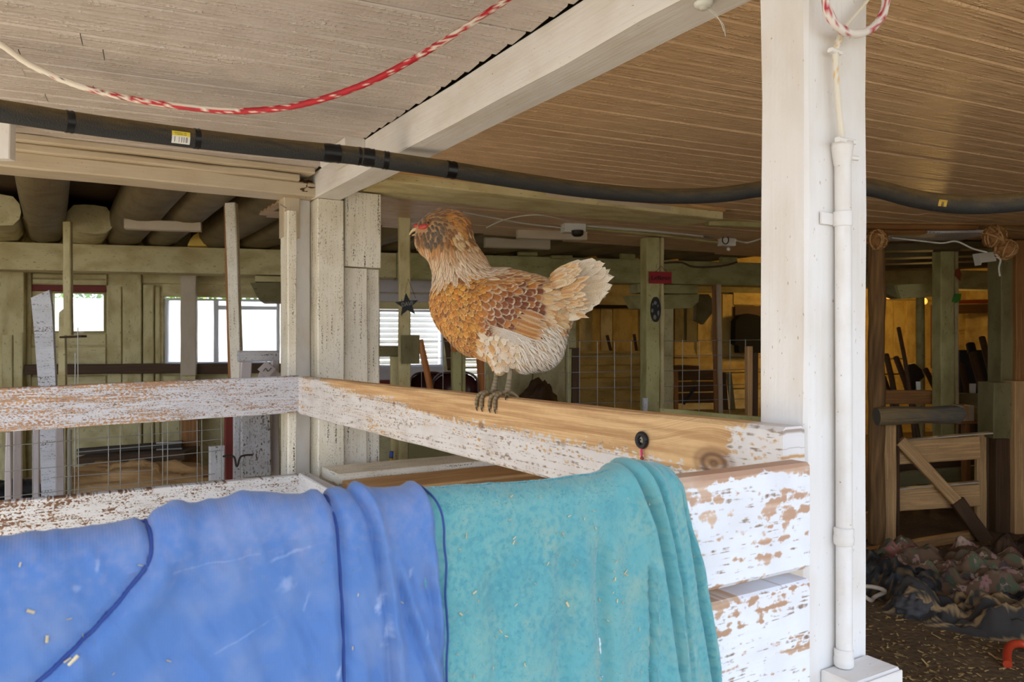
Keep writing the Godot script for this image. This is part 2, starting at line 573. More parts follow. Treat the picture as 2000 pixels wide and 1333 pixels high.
func build_shell() -> void:
	# earth floor with an added pale slab bouncing light to the ceiling
	var fl := structure("floor", Vector3(2, 0, -4))
	var slabm := BoxMesh.new(); slabm.size = Vector3(16, 0.3, 14)
	put("earth_slab", slabm, M.dirt, fl, Transform3D(Basis(), Vector3(4.0, -0.15, -6.4)))
	var bed := BoxMesh.new(); bed.size = Vector3(2.2, 0.03, 2.2)
	put("bounce_slab", bed, M.straw, fl, Transform3D(Basis(), Vector3(-0.32, 0.015, -1.76)))
	# low ceiling of narrow boards over the front bay; boards run slightly off the beam's square
	var ce := structure("ceiling", W(1.0, 1.2, 0.66))
	var ang := deg_to_rad(25.0)
	var dirv := cam_to_world(cos(ang), sin(ang), -EYE)
	var across := cam_to_world(-sin(ang), cos(ang), -EYE)
	var t := -0.6
	var bu := 0.92
	while t < 4.6:
		var w := rng.randf_range(0.052, 0.088)
		# the line of this board: points across*t + dirv*s ; cut where it meets the beam (u = bu) and the bay's ends
		var base := across * (t + w / 2)
		var s_beam := (bu - base.x) / dirv.x
		for sidei in 2:
			var s0 := s_beam - rng.randf_range(3.2, 3.3) if sidei == 0 else s_beam
			var s1 := s_beam - 0.0555 if sidei == 0 else s_beam + 6.2
			# stop at the back beam line
			var vmax := 3.02
			if sidei == 1: vmax = 4.1
			var v0 := -base.z
			var fall := dirv.z   # v lost per metre along the board
			s0 = maxf(maxf(s0, (v0 - vmax) / fall), (-1.25 - base.x) / dirv.x)
			s1 = minf(s1, (v0 + 0.45) / fall)
			if s1 - s0 < 0.15: continue
			var cuts := [s0]
			if s1 - s0 > 1.5: cuts.append(lerpf(s0, s1, rng.randf_range(0.3, 0.7)))
			cuts.append(s1)
			for ci in cuts.size() - 1:
				var A: Vector3 = base + dirv * cuts[ci]; var B: Vector3 = base + dirv * (cuts[ci + 1] - 0.002)
				var drop := rng.randf_range(0.0, 0.0035)
				A.y = EYE + 0.652 - drop; B.y = A.y
				board("plank", pick(M.ceil if sidei == 0 else M.ceil_warmlit), ce, A, B, w - 0.003, 0.018, Vector3.DOWN, 0.0004, 0.003)
		t += w
	# upper deck, under everything a roof slab with thickness
	var rf := structure("roof", W(2, 2, 1.2))
	var rm := BoxMesh.new(); rm.size = Vector3(11.1, 0.12, 4.15)
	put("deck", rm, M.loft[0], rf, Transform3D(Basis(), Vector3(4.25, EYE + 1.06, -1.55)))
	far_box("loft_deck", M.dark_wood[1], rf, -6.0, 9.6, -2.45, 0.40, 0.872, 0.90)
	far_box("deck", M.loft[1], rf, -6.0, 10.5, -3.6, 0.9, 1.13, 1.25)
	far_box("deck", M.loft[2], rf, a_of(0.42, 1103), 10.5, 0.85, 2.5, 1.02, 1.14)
	var fm := BoxMesh.new(); fm.size = Vector3(11.1, 0.36, 0.08)
	put("fascia", fm, M.ceil[0], rf, Transform3D(Basis(), Vector3(4.25, EYE + 0.82, 0.5)))
	# side walls
	var wl := structure("wall_left", W(-4.6, 3, -EYE))
	var sm := BoxMesh.new(); sm.size = Vector3(0.12, EYE + 1.0, 7.0)
	put("wall_body", sm, M.far[0], wl, Transform3D(Basis(), Vector3(-4.6, (EYE + 1.0) / 2, -6.3)))
	var wr := structure("wall_right", W(9.6, 3, -EYE))
	var sr := BoxMesh.new(); sr.size = Vector3(0.12, EYE + 1.0, 13.0)
	put("wall_body", sr, M.amber[0], wr, Transform3D(Basis(), Vector3(9.6, (EYE + 1.0) / 2, -6.0)))
	var wf := structure("wall_front", W(6, -0.5, -EYE))
	var sf := BoxMesh.new(); sf.size = Vector3(6.6, EYE + 1.0, 0.12)
	put("wall_body", sf, M.far[1], wf, Transform3D(Basis(), Vector3(6.4, (EYE + 1.0) / 2, 0.6)))

# ---------- near frame ----------
func build_near_frame() -> void:
	# overhead beam
	var bm := thing("ceiling_beam", "long pale painted timber beam running overhead from the centre post towards the front", "beam", W(0.92, 1.5, 0.55))
	box_at("timber", M.white[1], bm, W(0.867, 2.96, 0.549) , W(0.974, -0.44, 0.651), "z", 0.0016, 0.004)
	box_at("shim", M.white[2], bm, W(0.80, 2.62, 0.60), W(0.867, 2.36, 0.652), "z")
	# insulator with its loose strings under the beam
	var ins := thing("ceiling_fixture", "small round white fixture with loose strings under the overhead beam", "fixture", P(1352, 8, 1.26))
	var mb := MB.new()
	lathe(mb, [Vector2(0.0, -0.010), Vector2(0.006, -0.010), Vector2(0.007, -0.007), Vector2(0.011, -0.007), Vector2(0.012, -0.005), Vector2(0.0145, -0.004), Vector2(0.0155, 0.0), Vector2(0.0155, 0.003), Vector2(0.0, 0.003)], 24)
	var ip := W(0.905, 0.905, 0.546)
	put("disc", mb.mesh(), M.plastic, ins, Transform3D(Basis(), ip))
	for i in 2:
		var q := curve([ip + Vector3(0.008, -0.006, 0.0), ip + Vector3(0.018, -0.012 - i * 0.004, 0.006), ip + Vector3(0.030 + i * 0.004, -0.030, 0.010), ip + Vector3(0.033 + i * 0.004, -0.042 - i * 0.008, 0.012)], 6)
		put("string", rod_mesh(q, 0.0007, 5), M.plastic, ins)
	# near post
	var po := thing("post", "tall white painted post beside the teal blanket carrying a white conduit", "post", Vector3(0.905, 0, -0.696))
	box_at("timber", M.white[0], po, Vector3(0.84, 0.0, -0.735), Vector3(0.969, EYE + 0.65, -0.657), "y", 0.0012, 0.004)
	# conduit on its front
	var cz := -0.657
	var cx := 0.0
	var co := thing("conduit", "white painted electrical conduit clamped to the front of the near white post", "conduit", Vector3(0.9, 0.8, cz))
	var at := func(px: float, py: float) -> Vector3:   # on the front of the post, v = 0.645
		var r := (px - 1000.0) / FPX
		var u := 0.645 * (sn + cs * r) / (cs - sn * r)
		var d := u * sn + 0.645 * cs
		return W(u, 0.645, (666.5 - py) / FPX * d)
	var ptop: Vector3 = at.call(1646, 322); var pbot: Vector3 = at.call(1647, 1272)
	pbot.x = ptop.x + 0.003
	put("pipe", rod_mesh(PackedVector3Array([pbot, pbot.lerp(ptop, 0.5) + Vector3(0.001, 0, 0), ptop]), 0.0105, 20), M.white[2], co)
	for cc in [[1048, 0.013, 0.020], [1285, 0.0125, 0.02]]:
		var p: Vector3 = at.call(1647, cc[0])
		p.x = ptop.x + 0.002
		var m2 := MB.new()
		lathe(m2, [Vector2(0.0105, -cc[2] / 2 - 0.002), Vector2(cc[1], -cc[2] / 2), Vector2(cc[1] + 0.0004, -0.002), Vector2(cc[1] - 0.0006, 0.002), Vector2(cc[1], cc[2] / 2), Vector2(0.0105, cc[2] / 2 + 0.002)], 24)
		put("coupling", m2.mesh(), M.white[2], co, Transform3D(Basis(), p))
	# strap
	var sp: Vector3 = at.call(1647, 428); sp.x = ptop.x
	var st := MB.new()
	lathe(st, [Vector2(0.0105, -0.010), Vector2(0.0125, -0.009), Vector2(0.0125, 0.009), Vector2(0.0105, 0.010)], 20)
	put("strap", st.mesh(), M.white[1], co, Transform3D(Basis(), sp))
	put("strap_ear", timber(0.026, 0.016, 0.003, 4, 0.0003, 0.001), M.white[1], co, Transform3D(Basis(), sp + Vector3(-0.021, 0.0, -0.008)))
	# cable clamp at the top
	var kp: Vector3 = at.call(1642, 296); kp.x = ptop.x - 0.001
	var cl := MB.new()
	lathe(cl, [Vector2(0.009, -0.020), Vector2(0.0105, -0.018), Vector2(0.0125, -0.006), Vector2(0.014, 0.006), Vector2(0.014, 0.012), Vector2(0.006, 0.014)], 20)
	var clamp := put("cable_clamp", cl.mesh(), M.white[2], co, Transform3D(Basis(), kp))
	put("screw", rod_mesh(PackedVector3Array([kp + Vector3(0.008, -0.008, 0.006), kp + Vector3(0.021, -0.008, 0.008)]), 0.0035, 8), M.white[1], clamp)
	put("clamp_bar", timber(0.034, 0.006, 0.008, 5, 0.0003, 0.001), M.white[1], clamp, Transform3D(Basis(), kp + Vector3(-0.004, 0.012, 0.008)))
	# cable above the clamp
	var cb := thing("cable", "thin white cable rising from the conduit top behind the red and white rope loop", "cable", kp)
	var cp := curve([kp + Vector3(0, 0.012, 0), at.call(1637, 200), at.call(1632, 120), at.call(1636, 85), at.call(1655, 48), at.call(1690, 6), at.call(1720, -40)], 8)
	put("sheath", rod_mesh(cp, func(f): return 0.0042 if f < 0.55 else 0.0026, 10, func(f, a): return s2l(226, 216, 196) if sin(f * 130.0 + a * 3.0) < 0.86 or f > 0.5 or f < 0.25 else s2l(214, 170, 90)), M.get("vc", vcol(0.5)), cb)
	var staple_at: Vector3 = at.call(1633, 102)
	put("staple", timber(0.022, 0.005, 0.007, 6, 0.0004, 0.001), M.white[1], cb, Transform3D(Basis(), staple_at + Vector3(-0.003, 0, 0.001)))
	# junction box below
	var jb := thing("junction_box", "white metal junction box under the conduit at the foot of the picture", "electrical box", Vector3(0.91, 0.9, cz))
	var jt: Vector3 = at.call(1645, 1300)
	var jh := jt.y - 0.003
	box_at("box", M.white[0], jb, Vector3(0.868, jh - 0.14, -0.656), Vector3(0.960, jh, -0.605), "x", 0.0005, 0.003)
	put("cover", timber(0.094, 0.14, 0.003, 7, 0.0003, 0.001, 1), M.white[2], jb, Transform3D(Basis(), Vector3(0.914, jh - 0.072, -0.6035)))
	# rope coil over the post
	var ro := thing("rope_coil", "chipped red and white rope loop hanging at the top of the near post", "rope", at.call(1652, 10))
	var rp := PackedVector3Array()
	for i in 41:
		var a := TAU * i / 40.0
		var q: Vector3 = at.call(1653 + 59 * cos(a), 3 - 70 * sin(a))
		rp.append(Vector3(q.x, q.y, q.z + 0.014))
	var rn := FastNoiseLite.new(); rn.seed = 3; rn.frequency = 0.9
	put("loop", rod_mesh(rp, func(f): return 0.0056 + 0.0006 * sin(f * 70.0), 12, func(f, a): return s2l(226, 218, 208) if rn.get_noise_2d(f * 60.0, a * 1.3) < 0.16 or (f > 0.68 and f < 0.8) else s2l(178, 24, 44)), vcol(0.5), ro)
	# centre post group
	var cg := thing("centre_post", "cream crackled post group behind the corner where the two upper rails meet", "post", W(0.93, 2.95, -EYE))
	box_at("timber", M.crackle[0], cg, W(0.88, 3.05, -EYE), W(0.985, 2.91, 0.548), "y")
	box_at("block", M.crackle[1], cg, W(0.992, 2.98, 0.295), W(1.143, 2.925, 0.59), "y")
	box_at("plank", M.crackle[2], cg, W(0.995, 2.99, -EYE), W(1.092, 2.945, 0.29), "y")
	box_at("plank", M.crackle[0], cg, W(1.094, 3.01, -EYE), W(1.152, 2.965, 0.29), "y")
	box_at("backing_board", M.white[2], cg, W(0.806, 3.05, -EYE), W(0.878, 3.00, 0.60), "y")
	box_at("batten", M.crackle[1], cg, W(0.770, 3.035, -EYE), W(0.805, 2.93, 0.495), "y")
	box_at("stub_post", M.cream[1], cg, W(0.765, 3.05, 0.40), W(0.83, 2.97, 0.60), "y")
	put("nail", rod_mesh(PackedVector3Array([W(0.762, 2.92, 0.502), W(0.735, 2.90, 0.51)]), 0.002, 6), M.wire, cg)
	# back beam, left run: ledger, strip and face stacked
	var bb := thing("back_beam", "stepped cream beam across the back of the front bay left of the centre post", "beam", W(-0.7, 2.95, 0.6))
	box_at("beam_face", M.cream[0], bb, W(-1.28, 3.05, 0.552), W(0.90, 2.90, 0.604))
	box_at("ledger_strip", M.cream[1], bb, W(-1.28, 3.0, 0.602), W(0.80, 2.875, 0.626))
	box_at("moulding", M.cream[2], bb, W(-1.28, 3.0, 0.629), W(0.85, 2.85, 0.652))
	# straw wad stuffed in the corner
	var nest := thing("straw_wad", "dark wad of straw stuck in the corner above the pale stub post", "straw", P(585, 335, 2.9))
	put("wad", lump(Vector3(0.045, 0.03, 0.03), 4, 0.6, 3.0, 12), M.dark_wood[0], nest, Transform3D(Basis(), W(0.835, 2.93, 0.585)))
	# hanging blocks at the left edge
	var hb := thing("hanging_board", "white board end hanging at the left edge above the black pipe", "board", P(4, 200, 2.2))
	lean("board", M.white[0], hb, 2, 310, 2.28, 4, 142, 2.28, 0.05, 0.03)
	# back soffit right of the centre post: a broad flat timber at an angle to the bay
	var sb := thing("rear_beam", "broad dusty beam over the rear pens running right behind the black pipe", "beam", P(1100, 395, 3.2))
	var A0 := P(752, 343, 2.86); var B0 := P(1500, 428, 3.92)
	A0.y = EYE + 0.60; B0.y = EYE + 0.60
	var dd := (B0 - A0).normalized()
	var fn := Vector3.UP.cross(dd) * -1.0
	if fn.dot(Vector3(sn, 0, -cs)) > 0: fn = -fn
	B0 = A0 + dd * 1.75
	board("soffit", M.far_pale[1], sb, A0 - fn * 0.15 + Vector3.DOWN * 0.004, B0 - fn * 0.15 + Vector3.DOWN * 0.004, 0.30, 0.05, Vector3.DOWN)
	board("lip", M.cream[1], sb, A0 + Vector3(0, 0.018, 0), B0 + Vector3(0, 0.018, 0), 0.028, 0.03, fn)
	board("upper_strip", M.wood[0], sb, A0 + fn * 0.02 + Vector3(0, 0.04, 0), B0 + fn * 0.02 + Vector3(0, 0.04, 0), 0.02, 0.05, fn)

# ---------- fences ----------
func build_fences() -> void:
	# left pen: two rails along the back of the pen
	var lf := thing("pen_fence", "two worn white rails running left from the centre post behind the blue blanket", "fence", W(-0.2, 2.88, -EYE))
	var pi := paint_images(1536, 192, 101, {"paint": C(214, 216, 224), "paint2": C(198, 198, 204), "wood": C(200, 158, 118), "wood2": C(166, 130, 104), "wear": 0.365, "blob": 0.55, "fine": 1.1, "grain": 0.35, "fine_f": 0.075, "stretch": 4, "cracks": 0.1, "crack": C(130, 110, 92), "sharp": 6.0,
		"bias": func(u, v): return (0.30 * smoothstep(0.22, 0.0, v) + 0.16 * smoothstep(0.75, 1.0, v)) * (1.0 - 0.75 * u) + 0.17 * (1.0 - u) - 0.16 * smoothstep(0.4, 1.0, u) - 0.10 * exp(-pow((v - 0.55) / 0.2, 2.0))})
	var rail_mat: Material = mat_of(pi, Vector3.ONE, 0.7, 0.1, 1, true)[0]
	var pl := paint_images(1536, 192, 111, {"paint": C(222, 222, 222), "paint2": C(208, 206, 204), "wood": C(150, 112, 82), "wood2": C(108, 80, 60), "wear": 0.275, "blob": 0.55, "fine": 1.1, "grain": 0.4, "fine_f": 0.07, "stretch": 1, "cracks": 0.08, "crack": C(120, 104, 90), "sharp": 7.0,
		"bias": func(u, v): return 0.16 * smoothstep(0.35, 0.0, v) * (1.0 - u) + 0.16 * (1.0 - smoothstep(0.3, 0.62, u)) - 0.14 * smoothstep(0.6, 0.95, u)})
	var low_mat: Material = mat_of(pl, Vector3.ONE, 0.7, 0.1, 1, true)[0]
	board("rail", rail_mat, lf, W(-0.75, 2.87, -0.227), W(0.797, 2.87, -0.199), 0.137, 0.04, Vector3.BACK, 0.0012, 0.003)
	board("rail", low_mat, lf, W(-0.75, 2.87, -0.575), W(0.797, 2.87, -0.573), 0.142, 0.04, Vector3.BACK, 0.0012, 0.003)
	for h in [-0.82]:
		board("rail", M.chipped[0], lf, W(-0.75, 2.87, h), W(0.797, 2.87, h), 0.14, 0.04, Vector3.BACK)
	box_at("rail_post", M.chipped[1], lf, W(-0.72, 2.96, -EYE), W(-0.63, 2.911, -0.1), "y")
	# side fence carrying the hen
	var sf := thing("side_fence", "long rail with bare golden upper edge running between two posts under the hen", "fence", W(0.8, 1.7, -EYE))
	var bare := func(u: float) -> float:
		return lerpf(0.02, 0.30, smoothstep(0.02, 0.35, u)) + 0.16 * smoothstep(0.35, 0.62, u) + 0.09 * smoothstep(0.7, 0.93, u) - 0.62 * smoothstep(0.948, 0.968, u)
	var pd := paint_images(2048, 192, 121, {"paint": C(224, 220, 216), "paint2": C(204, 196, 190), "wood": C(222, 184, 132), "wood2": C(194, 152, 104), "wear": 0.38, "blob": 0.35, "fine": 0.75, "grain": 0.35, "fine_f": 0.05, "grain_f": 0.05, "stretch": 4, "cracks": 0.1, "crack": C(150, 132, 116), "sharp": 6.0,
		"bias": func(u, v): return clampf((bare.call(u) - v) * 3.2, -0.165, 0.75) + 0.06 * exp(-pow((u - 0.45) / 0.16, 2.0)) + 0.14 * exp(-pow((u - 0.05) / 0.03, 2.0) - pow((v - 0.2) / 0.2, 2.0))})
	knots(pd, [[0.945, 0.42, 34, 30, 0.75], [0.64, 0.45, 12, 13, 0.55], [0.30, 0.35, 9, 10, 0.5], [0.42, 0.33, 9, 10, 0.5], [0.52, 0.4, 8, 8, 0.4], [0.78, 0.5, 9, 9, 0.3], [0.85, 0.62, 12, 12, 0.3]])
	grain_lines(pd, bare)
	var diag: Material = mat_of(pd, Vector3.ONE, 0.62, 0.1, 1, true)[0]
	board("rail", diag, sf, W(0.795, 2.872, -0.2035), W(0.795, 0.656, -0.181), 0.142, 0.04, Vector3.LEFT, 0.001, 0.004)
	var lowm: Material = M.chipped[0]
	board("rail", lowm, sf, W(0.795, 2.872, -0.565), W(0.795, 0.656, -0.555), 0.14, 0.04, Vector3.LEFT)
	board("rail", lowm, sf, W(0.795, 2.872, -0.9), W(0.795, 0.656, -0.9), 0.14, 0.04, Vector3.LEFT)
	# front boarding under the blankets
	var ff := thing("front_boarding", "broad white peeling boards nailed across the front of the pen under the blankets", "boarding", W(0.1, 0.63, -EYE))
	var pf := paint_images(2048, 176, 131, {"paint": C(234, 236, 240), "paint2": C(222, 222, 224), "wood": C(218, 190, 166), "wood2": C(190, 152, 124), "wear": 0.235, "blob": 0.75, "fine": 0.85, "grain": 0.55, "fine_f": 0.03, "grain_f": 0.045, "stretch": 2, "cracks": 0.06, "crack": C(140, 116, 96), "sharp": 8.0,
		"bias": func(u, v): return 0.5 * smoothstep(0.1, 0.0, v) + 0.36 * exp(-pow((u - 0.86) / 0.035, 2.0) - pow((v - 0.3) / 0.35, 2.0)) + 0.3 * exp(-pow((u - 0.945) / 0.012, 2.0) - pow((v - 0.6) / 0.14, 2.0)) + 0.1 * smoothstep(0.97, 0.99, u) - 0.04})
	var fm1: Material = mat_of(pf, Vector3.ONE, 0.6, 0.14, 1, true)[0]
	var pg := paint_images(2048, 192, 141, {"paint": C(236, 238, 244), "paint2": C(226, 226, 230), "wood": C(214, 186, 160), "wood2": C(184, 146, 116), "wear": 0.185, "blob": 0.5, "fine": 0.85, "grain": 0.9, "fine_f": 0.03, "grain_f": 0.045, "stretch": 2, "cracks": 0.06, "crack": C(140, 116, 96), "sharp": 8.0,
		"bias": func(u, v): return 0.45 * smoothstep(0.16, 0.03, v) * (1.0 - 0.8 * smoothstep(0.9, 0.95, u)) + 0.09 * smoothstep(0.955, 0.985, u)})
	var fm2: Material = mat_of(pg, Vector3.ONE, 0.6, 0.14, 1, true)[0]
	board("board", fm1, ff, W(-0.75, 0.620, -0.2165), W(0.80, 0.620, -0.2145), 0.131, 0.034, Vector3.BACK, 0.0012, 0.004)
	board("board", fm2, ff, W(-0.75, 0.618, -0.365), W(0.797, 0.618, -0.363), 0.143, 0.036, Vector3.BACK, 0.0012, 0.004)
	for h in [-0.52, -0.68, -0.84, -1.0]:
		board("board", M.chipped[1], ff, W(-0.75, 0.619, h), W(0.797, 0.619, h), 0.15, 0.034, Vector3.BACK)
	# planks lying across the next pen
	var tb := thing("plank_bench", "weathered planks laid flat behind the side rail next to the centre post", "planks", W(1.3, 2.6, -0.5))
	box_at("plank", M.crackle[0], tb, W(0.88, 2.86, -0.515), W(1.95, 2.66, -0.475))
	box_at("plank", M.wood[1], tb, W(0.885, 2.64, -0.535), W(2.0, 2.40, -0.492))
	box_at("plank", M.wood[0], tb, W(1.25, 2.38, -0.535), W(2.4, 2.1, -0.497))
	for u in [0.95, 1.8]:
		box_at("leg", M.brown[0], tb, W(u, 2.82, -EYE), W(u + 0.07, 2.75, -0.515), "y")
		box_at("leg", M.brown[1], tb, W(u, 2.3, -EYE), W(u + 0.07, 2.23, -0.535), "y")

func knots(pair: Array, list: Array) -> void:
	var im: Image = pair[0]; var hm: Image = pair[1]
	var w := im.get_width(); var h := im.get_height()
	for k in list:
		var cx: float = k[0] * w; var cy: float = k[1] * h
		for y in range(int(cy - k[3] * 1.6), int(cy + k[3] * 1.6)):
			for x in range(int(cx - k[2] * 1.6), int(cx + k[2] * 1.6)):
				if x < 0 or y < 0 or x >= w or y >= h: continue
				var d := Vector2((x - cx) / k[2], (y - cy) / k[3]).length()
				var a: float = k[4] * smoothstep(1.25, 0.55, d) * (0.75 + 0.25 * sin(d * 14.0))
				if a <= 0: continue
				im.set_pixel(x, y, im.get_pixel(x, y).lerp(C(92, 62, 44), a))

func grain_lines(pair: Array, bare: Callable) -> void:
	# year rings drawn along the bare band, bending round the big knot
	var im: Image = pair[0]
	var w := im.get_width(); var h := im.get_height()
	var r := RandomNumberGenerator.new(); r.seed = 9
	for i in 46:
		var y0 := r.randf_range(0.0, 0.75)
		var amp := r.randf_range(0.01, 0.03); var ph := r.randf() * TAU
		var a0 := r.randf_range(0.08, 0.22)
		for x in w:
			var u := float(x) / w
			var y := y0 + amp * sin(u * 14.0 + ph) + 0.02 * sin(u * 3.0 + ph)
			var dk := (u - 0.945) * 22.0
			y += 0.22 * exp(-dk * dk) * signf(y0 - 0.42)
			if y > bare.call(u) + 0.02 or y < 0.0: continue
			var yy := int(y * h)
			if yy < 0 or yy >= h - 1: continue
			im.set_pixel(x, yy, im.get_pixel(x, yy).lerp(C(140, 94, 52), a0))
			im.set_pixel(x, yy + 1, im.get_pixel(x, yy + 1).lerp(C(140, 94, 52), a0 * 0.5))

# ---------- blankets ----------
func on_front(x: float, y: float, v := 0.606) -> Vector2:   # the (u, h) that pixel has on the hanging front of the blankets
	var r := (x - 1000.0) / FPX
	var u := v * (sn + cs * r) / (cs - sn * r)
	var d := u * sn + v * cs
	return Vector2(u, (666.5 - y) / FPX * d)

func poly_on(px: Array) -> PackedVector2Array:
	var raw := []
	for p in px:
		var q := on_front(p[0], p[1])
		raw.append(Vector3(q.x, q.y, 0))
	var o := PackedVector2Array()
	for q in curve(raw, 3): o.append(Vector2(q.x, q.y))
	return o

func signed_gap(p: Vector2, line: PackedVector2Array) -> Vector2:   # x: distance, signed (right of the line positive); y: 0..1 along
	var best := 1e9; var sg := 1.0; var at := 0.0
	for i in line.size() - 1:
		var a := line[i]; var ab := line[i + 1] - a
		var t := clampf((p - a).dot(ab) / ab.length_squared(), 0.0, 1.0)
		var q := a + ab * t
		var d := p.distance_squared_to(q)
		if d < best:
			best = d; at = (i + t) / (line.size() - 1)
			sg = -signf(ab.cross(p - q)) if ab.y < 0 else signf(ab.cross(p - q))
	return Vector2(sqrt(best) * -sg if false else sqrt(best) * sg, at)

func table(x: float, t: Array) -> float:
	if x <= t[0][0]: return t[0][1]
	for i in t.size() - 1:
		if x <= t[i + 1][0]: return lerpf(t[i][1], t[i + 1][1], smoothstep(t[i][0], t[i + 1][0], x))
	return t[-1][1]

# hangs over the front boards; shape(u, h, part) gives how far it stands off; left and right edges are functions of h
func drape(left: Callable, right: Callable, crest: Array, low: float, off: Callable, thick: float, step: float, uvf: Callable) -> ArrayMesh:
	var R := 0.031
	var mb := MB.new()
	var rows := []   # [kind, value]
	var h := -0.42
	while h < -0.17: rows.append([0, h]); h += step * 2.5
	for i in 13: rows.append([1, PI * i / 12.0])
	h = 0.0
	while h > low + 0.16: rows.append([2, h]); h -= step
	var um: float = right.call(-0.3); var ul: float = left.call(-0.3)
	var nu := int((um - ul) / step)
	var nr := rows.size()
	for layer in 2:
		for ri in nr:
			for i in nu + 1:
				var s := float(i) / nu
				var kind: int = rows[ri][0]; var val: float = rows[ri][1]
				var hh: float
				var u0 := lerpf(left.call(-0.16), right.call(-0.16), s)
				var hc := table(u0, crest) - R
				var nn: Vector2; var base: Vector2   # (v, h)
				if kind == 0:
					hh = minf(val, hc); nn = Vector2(1, 0); base = Vector2(0.637, hh)
				elif kind == 1:
					nn = Vector2(cos(val), sin(val)); base = Vector2(0.637, hc); hh = hc + R * sin(val)
				else:
					hh = hc + val; nn = Vector2(-1, 0); base = Vector2(0.637, hh)
				var u := lerpf(left.call(hh), right.call(hh), s)
				var o: float = off.call(u, hh, nn.x, s) if layer == 0 else off.call(u, hh, nn.x, s) - thick
				var p := base + nn * (R + o)
				mb.vert(W(u, p.x, p.y), Vector3.UP, uvf.call(u, hh))
	var w := nu + 1
	for layer in 2:
		var f := layer * nr * w
		for r in nr - 1:
			for i in nu:
				var a := f + r * w + i
				if layer == 0: mb.q4(a, a + w, a + w + 1, a + 1)
				else: mb.q4(a, a + 1, a + w + 1, a + w)
	var g := nr * w
	for r in nr - 1:
		mb.q4(r * w, g + r * w, g + (r + 1) * w, (r + 1) * w)
		var e := r * w + nu
		mb.q4(e, e + w, g + e + w, g + e)
	for i in nu:
		var e := (nr - 1) * w + i
		mb.q4(e, g + e, g + e + 1, e + 1)
	# winding decided by the front face, which looks to +z
	mb.smooth()
	var mid := (nr - 8) * w + nu / 2
	if mb.n[mid].z < 0:
		for k in range(0, mb.ix.size(), 3):
			var t := mb.ix[k + 1]; mb.ix[k + 1] = mb.ix[k + 2]; mb.ix[k + 2] = t
		mb.smooth()
	return mb.mesh()

func smudge(im: Image, list: Array) -> void:   # [u, v, ru, rv, strength, colour, angle]
	var w := im.get_width(); var h := im.get_height()
	var f := FastNoiseLite.new(); f.seed = 8; f.frequency = 0.05
	for k in list:
		var cx: float = k[0] * w; var cy: float = k[1] * h; var rx: float = k[2] * w; var ry: float = k[3] * h
		var m := int(maxf(rx, ry) * 1.3)
		for y in range(int(cy) - m, int(cy) + m):
			for x in range(int(cx) - m, int(cx) + m):
				if x < 0 or y < 0 or x >= w or y >= h: continue
				var d := Vector2(x - cx, y - cy).rotated(-k[6])
				var q := Vector2(d.x / rx, d.y / ry).length() + f.get_noise_2d(x, y) * 0.7
				var a: float = k[4] * smoothstep(1.0, -0.1, q)
				if a > 0: im.set_pixel(x, y, im.get_pixel(x, y).lerp(k[5], a))

